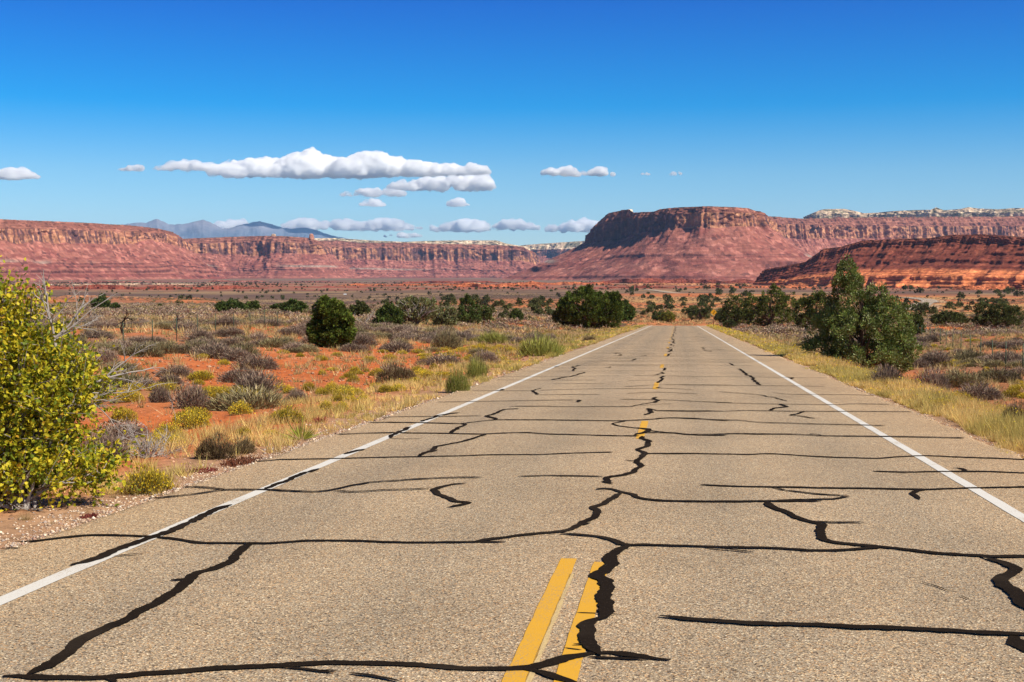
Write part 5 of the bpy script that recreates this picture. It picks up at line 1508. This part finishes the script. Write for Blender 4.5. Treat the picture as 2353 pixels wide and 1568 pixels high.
# ------------------------------------------------------------------ grass
def grass_patch(name, label, x, y, nb, hgt, width, col, seed, spread=.12, flowers=0.0):
    g = np.random.default_rng(seed)
    n = len(x)
    idx = np.repeat(np.arange(n), nb)
    N_ = len(idx)
    a = g.uniform(0, 2 * np.pi, N_); r_ = g.random(N_) ** .6
    wd = np.broadcast_to(width, (n,))[idx]; hg = np.broadcast_to(hgt, (n,))[idx]
    bx = x[idx] + np.cos(a) * r_ * spread * hg / .4; by = y[idx] + np.sin(a) * r_ * spread * hg / .4
    p = np.stack([bx, by, ground(bx, by) - .01], -1)
    dd = unit(np.stack([np.cos(a) * r_ * .7, np.sin(a) * r_ * .7, np.ones(N_)], -1) + g.normal(size=(N_, 3)) * .2)
    tone = g.uniform(.75, 1.25, n)[idx][:, None]
    cc = vcol(np.asarray(col)[None] if np.ndim(col) == 1 else np.asarray(col)[idx], N_, g, .25) * tone
    B = Bag()
    B.add(*blades(p, dd, hg * g.uniform(.5, 1.15, N_), wd * g.uniform(.6, 1.4, N_), g, np.clip(cc, 0, 1)))
    if flowers:
        k = g.random(N_) < flowers
        t = p[k] + dd[k] * (hg[k] * g.uniform(.8, 1.05, k.sum()))[:, None]
        B.add(*rhombs(t, rnd_dir(len(t), g), wd[k] * 2.6, wd[k] * 2.6, g, vcol((.62, .45, .02), len(t), g, .2)))
    return tag(B.build(name, M['grass']), label, 'grass', kind='stuff')
g = np.random.default_rng(15)
def verge(side, n, y0, y1, o0, o1):
    yy_ = np.exp(g.uniform(np.log(y0), np.log(y1), n))
    o_ = o0 + (o1 - o0) * g.random(n) ** 1.3
    o_ = o_ + (fbm(yy_ * .35, side, 161, 3) - .5) * .9
    return (RL - o_ if side < 0 else RRt + o_), yy_, o_
def verge_cols(x, y, o, green):
    k = sst(.42, .62, fbm(x / 1.4, y / 2.5, 171, 3))[:, None] * green
    straw = np.array([.64, .46, .165]); gr = np.array([.31, .29, .06])
    return straw * (1 - k) + gr * k
x, y, o_ = verge(1, 6000, 8.0, 215, .15, 2.0)
grass_patch('verge_grass', 'straw and green grass strip along the right road edge with yellow flowers', x, y, 30, np.clip(.08 + .36 * fbm(x, y / 2, 5, 2), .12, .40) * (.5 + .5 * sst(0, .7, o_)), np.clip(y * .00042, .007, .06), verge_cols(x, y, o_, .5), 21, .13, .010)
x, y, o_ = verge(-1, 5200, 12, 215, .12, 3.2)
o_k = g.random(len(x)) < (.40 + .60 * sst(24, 48, y)) * sst(.30, .60, fbm(x / 1.1, y / 2.2, 177, 3)) + .05
x, y, o_ = x[o_k], y[o_k], o_[o_k]
grass_patch('verge_grass', 'pale straw grass strip along the left road edge', x, y, 26, np.clip(.02 + .34 * fbm(x / 1.3, y / 2, 6, 2), .07, .34), np.clip(y * .00042, .008, .06), verge_cols(x, y, o_, .35 + .5 * sst(25, 60, y)[:, None]), 22, .14, .004)
# tufts between the shrubs
x, y, d = scatter(30000, 13, 150, g)
dens = .22 + .6 * sst(.5, .68, fbm(x / 6, y / 6, 181, 3))
off = np.maximum(RL - x, x - RRt)
dens = np.where(off < 5, np.maximum(dens, .5), dens) * np.where(x < 0, .30 + .7 * sst(26, 44, d), 1)
ok = (g.random(len(x)) < dens) & (off > 1.3)
x, y, d = x[ok], y[ok], d[ok]
grass_patch('bunch_grass', 'dry bunch grass scattered over the red soil between shrubs', x, y, 16, g.uniform(.10, .42, len(x)), np.clip(d * .00048, .007, .06), cmix(np.broadcast_to(np.array([.60, .44, .20]), (len(x), 3)), np.array([.30, .27, .085]), (g.random(len(x)) < .35) * .8), 23, .13)
x, y, d = scatter(22000, 60, 380, g)
ok = (g.random(len(x)) < .15 + .75 * sst(.46, .64, fbm(x / 30, y / 14, 191, 3))) & clear(x, y, 3)
x, y, d = x[ok], y[ok], d[ok]
grass_patch('bunch_grass', 'tan grass drifts across the far scrub flats', x, y, 10, g.uniform(.3, .62, len(x)), d * .0008, (.50, .36, .165), 24, .4)

# ------------------------------------------------------------------ gravel
OCT = np.array([(1, 0, 0), (-1, 0, 0), (0, 1, 0), (0, -1, 0), (0, 0, 1), (0, 0, -1.)])
OCF = np.array([(0, 2, 4), (2, 1, 4), (1, 3, 4), (3, 0, 4), (2, 0, 5), (1, 2, 5), (3, 1, 5), (0, 3, 5)])
def stones(name, label, x, y, size, seed, cols):
    g = np.random.default_rng(seed)
    n = len(x)
    v = OCT[None] * (size[:, None, None] * g.uniform(.5, 1.2, (n, 6, 1))) * np.array([1, 1, .62])
    a = g.uniform(0, 6.28, n); ca, sa = np.cos(a)[:, None], np.sin(a)[:, None]
    vx = v[..., 0] * ca - v[..., 1] * sa + x[:, None]; vy = v[..., 0] * sa + v[..., 1] * ca + y[:, None]
    vz = v[..., 2] + (np.maximum(ground(x, y), np.where((x > RL) & (x < RRt), road_z(y), -99)) + size * .12)[:, None]
    c = np.asarray(cols)[g.integers(0, len(cols), n)] * g.uniform(.75, 1.25, (n, 1))
    f = (OCF[None] + np.arange(n)[:, None, None] * 6).reshape(-1, 3)
    o = mk(name, np.stack([vx, vy, vz], -1).reshape(-1, 3), f, M['gravel'], None, np.repeat(np.clip(c, 0, 1), 6, axis=0), True)
    return tag(o, label, 'gravel', kind='stuff')
g = np.random.default_rng(25)
GC = [(.55, .42, .30), (.44, .31, .21), (.66, .54, .41), (.38, .31, .26), (.30, .18, .13), (.52, .36, .22)]
y = np.exp(g.uniform(np.log(9), np.log(60), 10000)); y = y[g.random(len(y)) < 1 - .93 * sst(16, 30, y)]; x = RL + .10 - np.abs(g.normal(size=len(y))) * .36
stones('gravel', 'pinkish gravel shoulder along the left edge of the road', x, y, np.clip(g.lognormal(-4.3, .42, len(y)), .006, .035) * np.clip(y / 18, .8, 2), 26, GC)
y = np.exp(g.uniform(np.log(7), np.log(50), 2600)); x = RRt - .12 + np.abs(g.normal(size=len(y))) * .30
stones('gravel', 'loose gravel along the right edge of the road under the grass', x, y, np.clip(g.lognormal(-4.4, .42, len(y)), .006, .03) * np.clip(y / 24, .7, 1.3), 27, GC)
x, y, d = scatter(26000, 12, 70, g); ok = np.maximum(RL - x, x - RRt) > 1.0
stones('pebbles', 'small stones and clods strewn over the red soil', x[ok], y[ok], np.clip(g.lognormal(-4.2, .5, ok.sum()), .006, .05) * np.clip(d[ok] / 18, .8, 2), 28, [(.45, .16, .07), (.30, .11, .055), (.48, .28, .17), (.22, .12, .08)])
# ------------------------------------------------------------------ leafy bush by the left shoulder
g = np.random.default_rng(31)
pb = ground_hit(30, 1185)
db = float(np.linalg.norm(pb[:2])) + .35
azb = math.atan2(pb[0], pb[1])
pb = np.array([math.sin(azb) * db, math.cos(azb) * db, 0.0]); pb[2] = float(ground(pb[0], pb[1])) - .02
bush = empty('leafy_bush', pb, -azb)
tag(bush, 'big yellow green leafy bush with bare grey twigs, cut by the left picture edge', 'bush')
ppx0, ppy0, dep0 = to_px(pb)
k_ = dep0 / F0                                   # metres per surveyed pixel at the bush
LOBES = [(-60, 790, 130, 150), (6, 715, 38, 48), (45, 782, 70, 66), (60, 880, 150, 105), (140, 850, 58, 46), (192, 905, 60, 44), (-20, 1000, 170, 130), (95, 985, 74, 66),
         (55, 1085, 120, 80), (165, 1095, 86, 50), (212, 1085, 42, 38), (-90, 1120, 150, 80), (118, 930, 90, 56), (80, 690, 18, 26)]
LB = np.array([((a - ppx0) * k_, (ppy0 - b_) * k_, c * k_, d * k_) for a, b_, c, d in LOBES])
def in_lobes(n, g, shell=.5):
    wgt = LB[:, 2] * LB[:, 3]; wgt = wgt / wgt.sum()
    k = g.choice(len(LB), n, p=wgt)
    L = LB[k]; o = rnd_dir(n, g); r_ = (shell + (1 - shell) * g.random(n)) ** .7
    dep = np.minimum(L[:, 2], .48) * .9
    return np.stack([L[:, 0] + o[:, 0] * L[:, 2] * r_, o[:, 1] * dep * r_, L[:, 1] + o[:, 2] * L[:, 3] * r_], -1), o
sp, so = in_lobes(3100, g, .30)
keep = sp[:, 2] > .10
sp, so = sp[keep], so[keep]
# sprays: short twigs with alternating leaves
per = 9
idx = np.repeat(np.arange(len(sp)), per)
tdir = unit(so * np.array([.8, .8, .5]) + np.array([.15, 0, .55]) + g.normal(size=so.shape) * .45)
tl = np.where(g.random(len(sp)) < .3, g.uniform(.2, .42, len(sp)), g.uniform(.10, .24, len(sp)))
u = np.tile(np.linspace(.05, 1, per), len(sp))
base = sp[idx] + tdir[idx] * (tl[idx] * u)[:, None] + g.normal(size=(len(idx), 3)) * .008
ld = unit(tdir[idx] * .5 + rnd_dir(len(idx), g) * .9 + np.array([0, 0, .15]))
hue = g.random(len(idx)); spray = g.random(len(sp))[idx]
colr = cmix(np.broadcast_to(np.array([.36, .355, .022]), (len(idx), 3)), np.array([.66, .53, .035]), sst(.35, .85, hue * .5 + spray * .5))
colr = cmix(colr, np.array([.12, .175, .02]), (hue < .28) * .85)
colr = cmix(colr, np.array([.50, .26, .03]), (hue > .965) * .8)
B = Bag()
v, t, q, c = leaves(base, ld, g.uniform(.030, .060, len(idx)), g.uniform(.019, .036, len(idx)), g, colr)
B.t.append(t); B.q.append(q); B.v.append(v); B.c.append(c); B.n += len(v)
o = B.build('leaves', M['leaf'], bush); o['kind'] = 'stuff'
T = Bag()
for i in range(0, len(sp), 3):
    v, f = tube(np.stack([sp[i] - tdir[i] * .05, sp[i] + tdir[i] * tl[i]]), [.0035, .0015], 3)
    T.add(v, f, (1, 1, 1))
o = T.build('twigs', M['deadwood'], bush); o['kind'] = 'stuff'
for L in LB:                                       # main limbs
    for j in range(3):
        end = np.array([L[0] + g.uniform(-.5, .5) * L[2], g.uniform(-.3, .3), L[1] + g.uniform(-.3, .5) * L[3]])
        st = np.array([g.uniform(-.15, .15), g.uniform(-.1, .1), 0])
        tt = np.linspace(0, 1, 7)[:, None]
        path = st * (1 - tt) + end * tt + np.array([0, 0, .18]) * (tt * (1 - tt)) + g.normal(size=(7, 3)) * .018
        v, f = tube(path, np.linspace(.022, .006, 7), 6)
        mk('branch', v, f, M['deadwood'] if j else M['bark'], bush, None, True)

def twig(T, p, d, L, r_, g, depth, spread=.55, kink=.12, up=.12):
    """a bare branch with side twigs"""
    n = 6
    path = [p]
    dd = d.copy()
    for i in range(n - 1):
        dd = unit(dd + g.normal(size=3) * kink + np.array([0, 0, up * .2]))
        path.append(path[-1] + dd * L / (n - 1))
    path = np.array(path)
    v, f = tube(path, np.linspace(r_, r_ * .35, n), 5 if depth > 1 else 3)
    T.add(v, f, (1, 1, 1))
    if depth <= 0: return
    for k in range(int(g.integers(3, 6))):
        i = int(g.integers(1, n))
        nd = unit(dd + g.normal(size=3) * spread + np.array([0, 0, up]))
        twig(T, path[i], nd, L * g.uniform(.35, .65), r_ * .55, g, depth - 1, spread, kink, up)

def bpx(px, py, y=0.0):   # bush-local point seen at a surveyed pixel
    return np.array([(px - ppx0) * k_, y, (ppy0 - py) * k_])
def bare(px0, py0, px1, py1, r_, seed, n=1, depth=2, spread=.4, y=-.15):
    g = np.random.default_rng(seed)
    a, b_ = bpx(px0, py0, y), bpx(px1, py1, y)
    for i in range(n):
        T = Bag()
        twig(T, a, unit(b_ - a + g.normal(size=3) * .07 * np.linalg.norm(b_ - a)), np.linalg.norm(b_ - a), r_, g, depth, spread, .10, .05)
        T.build('bare_branch', M['deadwood'], bush)
bare(128, 800, 112, 668, .016, 41, 1, 2, .45); bare(128, 775, 205, 708, .011, 42, 2, 2, .35); bare(130, 778, 190, 748, .010, 43, 1, 2, .35); bare(118, 740, 160, 690, .008, 44, 1, 1)
bare(215, 880, 342, 838, .012, 45, 1, 2, .35); bare(235, 868, 300, 800, .010, 46, 1, 2, .35); bare(205, 905, 335, 880, .008, 47, 1, 1, .4); bare(120, 945, 250, 915, .009, 48, 2, 2, .3); bare(190, 915, 290, 990, .007, 49, 1, 1, .4)
bare(2, 760, 30, 672, .014, 50, 1, 1, .4); bare(0, 700, 6, 642, .008, 51, 1, 1, .4); bare(60, 930, 150, 940, .008, 52, 1, 1); bare(20, 1150, 90, 1190, .008, 53, 2, 1, .5)

# ------------------------------------------------------------------ dead wood
def dead(name, label, px, py, hpx, seed, mat, n=1, spread=.6, depth=3, r_=.03, lean=(0, 0, 1), cat='dead tree'):
    p = ground_hit(px, py)
    _, H_ = px_size(p, 1, hpx)
    az = math.atan2(p[0], p[1])
    root = empty(name, p, -az)
    tag(root, label, cat)
    g = np.random.default_rng(seed)
    for i in range(n):
        T = Bag()
        d = unit(np.array(lean, float) + g.normal(size=3) * (.12 if n == 1 else .55))
        if n > 1: d = unit(d * np.array([1.3, .8, .55 if lean[2] < .9 else 1]))
        twig(T, np.array([0, 0, -.05]), d, H_ * (.75 if n == 1 else g.uniform(.6, 1)), H_ * r_, g, depth, spread, .16, .1)
        T.build('trunk' if n == 1 else 'branch', M[mat], root)
dead('dead_tree', 'dark twisted dead snag in the scrub, left one behind the fence', 283, 768, 62, 61, 'darkwood', 1, .7, 3, .05, (-.2, 0, 1))
dead('dead_tree', 'dark dead snag with two short arms, right one behind the fence', 405, 762, 44, 66, 'darkwood', 1, .8, 2, .07, (.1, 0, 1))
dead('brush_pile', 'pile of bare grey branches lying right of the leafy bush', 340, 1052, 80, 63, 'deadwood', 30, .5, 2, .022, (.15, 0, .55), 'dead branches')
dead('dead_branch', 'single thin pale dead stalk standing in the red soil', 402, 985, 90, 64, 'deadwood', 1, .3, 1, .010, (.12, 0, 1), 'dead branch')
dead('dead_shrub', 'bare grey twig shrub beside the brush pile', 255, 1050, 84, 65, 'deadwood', 12, .5, 2, .014, (.1, 0, .8), 'dead shrub')
dead('dead_shrub', 'dark sprawling dead shrub with twisted roots behind the right verge', 2255, 936, 40, 67, 'darkwood', 12, .6, 2, .03, (-.2, 0, .4), 'dead shrub')
dead('dead_shrub', 'pale bare twigs standing behind the dense lone juniper', 832, 748, 36, 68, 'deadwood', 4, .3, 2, .02, (.1, 0, 1), 'dead shrub')

# spiky plant and red weeds on the gravel
def spiky(name, label, px, py, wpx, hpx, n, col, seed, cat, wid=.016):
    p = ground_hit(px, py); W_, H_ = px_size(p, wpx, hpx)
    g = np.random.default_rng(seed)
    a = g.uniform(0, 2 * np.pi, n); e = g.uniform(.15, 1.0, n)
    d = unit(np.stack([np.cos(a) * (1 - e * .75), np.sin(a) * (1 - e * .75), e], -1))
    B = Bag()
    B.add(*rhombs(np.stack([np.cos(a) * .03, np.sin(a) * .03, np.zeros(n)], -1), d, H_ * g.uniform(.6, 1.15, n), wid, g, vcol(col, n, g, .25)))
    o = B.build(name, M['leaf']); o.location = p
    return tag(o, label, cat)
spiky('spiky_plant', 'spiky bright green plant with long leaves on the gravel edge', 693, 1012, 60, 52, 60, (.36, .36, .06), 71, 'plant', .018)
spiky('red_weed', 'small crimson weed at the gravel edge', 735, 972, 18, 18, 90, (.28, .03, .035), 72, 'weed', .012)
def weed_mat_(label, px, py, wpx, hpx, col, seed, n=500):
    p = ground_hit(px, py); W_, H_ = px_size(p, wpx, hpx)
    g = np.random.default_rng(seed)
    a = g.uniform(0, 2 * np.pi, n); r_ = np.sqrt(g.random(n)) * W_ / 2
    q_ = np.stack([np.cos(a) * r_, np.sin(a) * r_ * 1.4, np.zeros(n)], -1)
    B = Bag()
    B.add(*rhombs(q_, unit(rnd_dir(n, g) + np.array([0, 0, .7])), H_ * g.uniform(.4, 1.1, n), .012, g, vcol(col, n, g, .35)))
    o = B.build('red_weed', M['leaf']); o.location = p
    return tag(o, label, 'weed')
weed_mat_('low rust red weed mat spreading on the gravel by the dark olive shrubs', 560, 1068, 100, 16, (.17, .06, .03), 73, 900)
weed_mat_('thin red weed patch on the gravel left of the weed mat', 470, 1085, 60, 8, (.22, .05, .04), 74, 300)
weed_mat_('rusty weed at the foot of the bright yellow shrub', 375, 1132, 40, 20, (.22, .07, .035), 75, 400)
weed_mat_('tiny red weed on the gravel below the leafy bush', 205, 1192, 34, 10, (.20, .05, .04), 76, 250)

# ------------------------------------------------------------------ road sign
ps = ground_hit(1640, 748)
dsn = 193.0
ds_ = ray(np.array(1640.0), np.array(700.0)); ps = np.array([ds_[0] * dsn, ds_[1] * dsn, 0]); ps[2] = float(ground(ps[0], ps[1]))
topz = float(at(np.array(1640.0), np.array(711.0), dsn)[2])
M['sign_yellow'] = plain('sign_yellow', (.72, .34, .012), .5, .05, 3, .3)
M['sign_black'] = plain('sign_black', (.012, .012, .012), .6, .1, 3, .2)
M['rust_post'] = plain('rust_brown_post', (.16, .065, .03), .8, .3, 6)
sign = empty('road_sign', ps, -math.atan2(ps[0], ps[1]))
tag(sign, 'yellow diamond winding road sign on a rust brown post at the road crest', 'road sign')
HH = topz - ps[2]
def boxm(x0, x1, y0, y1, z0, z1):
    v = np.array([(x, y, z) for z in (z0, z1) for y in (y0, y1) for x in (x0, x1)], float)
    return v, np.array([(0, 2, 3, 1), (4, 5, 7, 6), (0, 1, 5, 4), (2, 6, 7, 3), (0, 4, 6, 2), (1, 3, 7, 5)])
mk('post', *boxm(-.045, .045, .012, .09, -.5, HH - .3), M['rust_post'], sign)
def plate(name, poly, y0, y1, mat, parent):
    n = len(poly); p = np.array(poly, float)
    v = np.concatenate([np.stack([p[:, 0], np.full(n, y0), p[:, 1]], -1), np.stack([p[:, 0], np.full(n, y1), p[:, 1]], -1)])
    me = bpy.data.meshes.new(name)
    fs = [tuple(range(n)), tuple(range(2 * n - 1, n - 1, -1))] + [(i, i + n, (i + 1) % n + n, (i + 1) % n) for i in range(n)]
    me.from_pydata([tuple(a) for a in v], [], fs); me.materials.append(mat); me.update()
    o = bpy.data.objects.new(name, me); COL.objects.link(o); o.parent = parent
    return o
r_ = .46; cz = HH - r_
dia = []
for k in range(4):                                    # rounded corners
    a0 = k * math.pi / 2
    for j in range(5):
        a = a0 + (j - 2) * math.pi / 8
        cx_, cz_ = math.cos(a0) * (r_ - .06), math.sin(a0) * (r_ - .06)
        dia.append((cx_ + .05 * math.cos(a), cz + cz_ + .05 * math.sin(a)))
panel = plate('panel', dia, -.006, .006, M['sign_yellow'], sign)
def line_plate(pts, w, name):
    pts = np.array(pts, float); t = unit(np.gradient(pts, axis=0)); nrm = np.stack([-t[:, 1], t[:, 0]], -1) * w / 2
    return plate(name, np.concatenate([pts + nrm, (pts - nrm)[::-1]]), -.010, -.0065, M['sign_black'], panel)
tt = np.linspace(0, 1, 14)
sx = -.095 + .17 * sst(.22, .66, tt); sz = cz - .23 + .32 * tt
ar = line_plate(np.stack([sx, sz], -1), .072, 'arrow')
plate('arrow_head', [(.075 - .085, cz + .085), (.075 + .085, cz + .085), (.075, cz + .235)], -.010, -.0065, M['sign_black'], panel)

# ------------------------------------------------------------------ wire fences
M['tpost'] = plain('green_steel_post', (.05, .075, .045), .6, .2, 8)
M['wire'] = plain('fence_wire', (.20, .18, .16), .5, .2, 8, .4, .6)
def fence(label, pts, hgt=1.15, every=5.0):
    pts = np.array(pts, float)
    s = np.concatenate([[0], np.cumsum(np.hypot(*np.diff(pts, axis=0).T))])
    q = np.arange(0, s[-1], every)
    x = np.interp(q, s, pts[:, 0]); y = np.interp(q, s, pts[:, 1]); z = ground(x, y)
    root = empty('wire_fence', (x[0], y[0], z[0])); tag(root, label, 'fence')
    o_ = np.array([x[0], y[0], z[0]])
    for i in range(len(q)):
        B = Bag()
        for bx in ((-.022, .022, -.004, .004), (-.004, .004, .004, .03)):
            v, f = boxm(bx[0], bx[1], bx[2], bx[3], -.3, hgt); B.add(v + np.array([x[i], y[i], z[i]]) - o_, f, (1, 1, 1))
        B.build('fence_post', M['tpost'], root)
    for hz in (.35, .65, .95, 1.08):
        v, f = tube(np.stack([x, y + .035, z + hz], -1) - o_, .004, 3)
        mk('wire', v, f, M['wire'], root)
def gp(px, d): r0 = ray(np.array(float(px)), np.array(700.)); return (r0[0] * d, r0[1] * d)
fence('thin wire fence on green steel posts in the left scrub', [gp(60, 47), gp(193, 53), gp(285, 56.5), gp(495, 76), gp(640, 96)])
fence('thin wire fence on green steel posts in the right scrub', [gp(2353, 57), gp(2320, 61), gp(2260, 71), gp(2187, 88), gp(2128, 112), gp(2105, 125)])

# ------------------------------------------------------------------ white trailer far out on the plain
pt = ground_hit(793, 679)
dt = float(np.hypot(pt[0], pt[1]))
tr = empty('camper_trailer', pt, -math.atan2(pt[0], pt[1]))
tag(tr, 'tiny white camper trailer parked far out on the dark plain', 'trailer')
u_ = dt / F0
M['white_body'] = plain('white_trailer_body', (.78, .78, .76), .4, .04, 3)
M['tyre'] = plain('tyre_rubber', (.02, .02, .02), .9, .1, 3)
Lx, Hz = 6.5 * u_ / 2, 3.6 * u_
B = Bag()
prof_ = [(-Lx, .35 * Hz), (-Lx, .85 * Hz), (-Lx * .8, Hz), (Lx * .8, Hz), (Lx, .75 * Hz), (Lx, .35 * Hz)]
plate('body', prof_, -1.0, 1.0, M['white_body'], tr)
plate('window', [(-.35 * Lx, .6 * Hz), (.2 * Lx, .6 * Hz), (.2 * Lx, .82 * Hz), (-.35 * Lx, .82 * Hz)], -1.02, -.99, M['tyre'], tr)
for sx_ in (-.25, .15):
    a = np.arange(12) / 12 * 2 * np.pi
    plate('wheel', np.stack([sx_ * Lx + np.cos(a) * Hz * .18, Hz * .18 + np.sin(a) * Hz * .18], -1), -1.03, -.75, M['tyre'], tr)
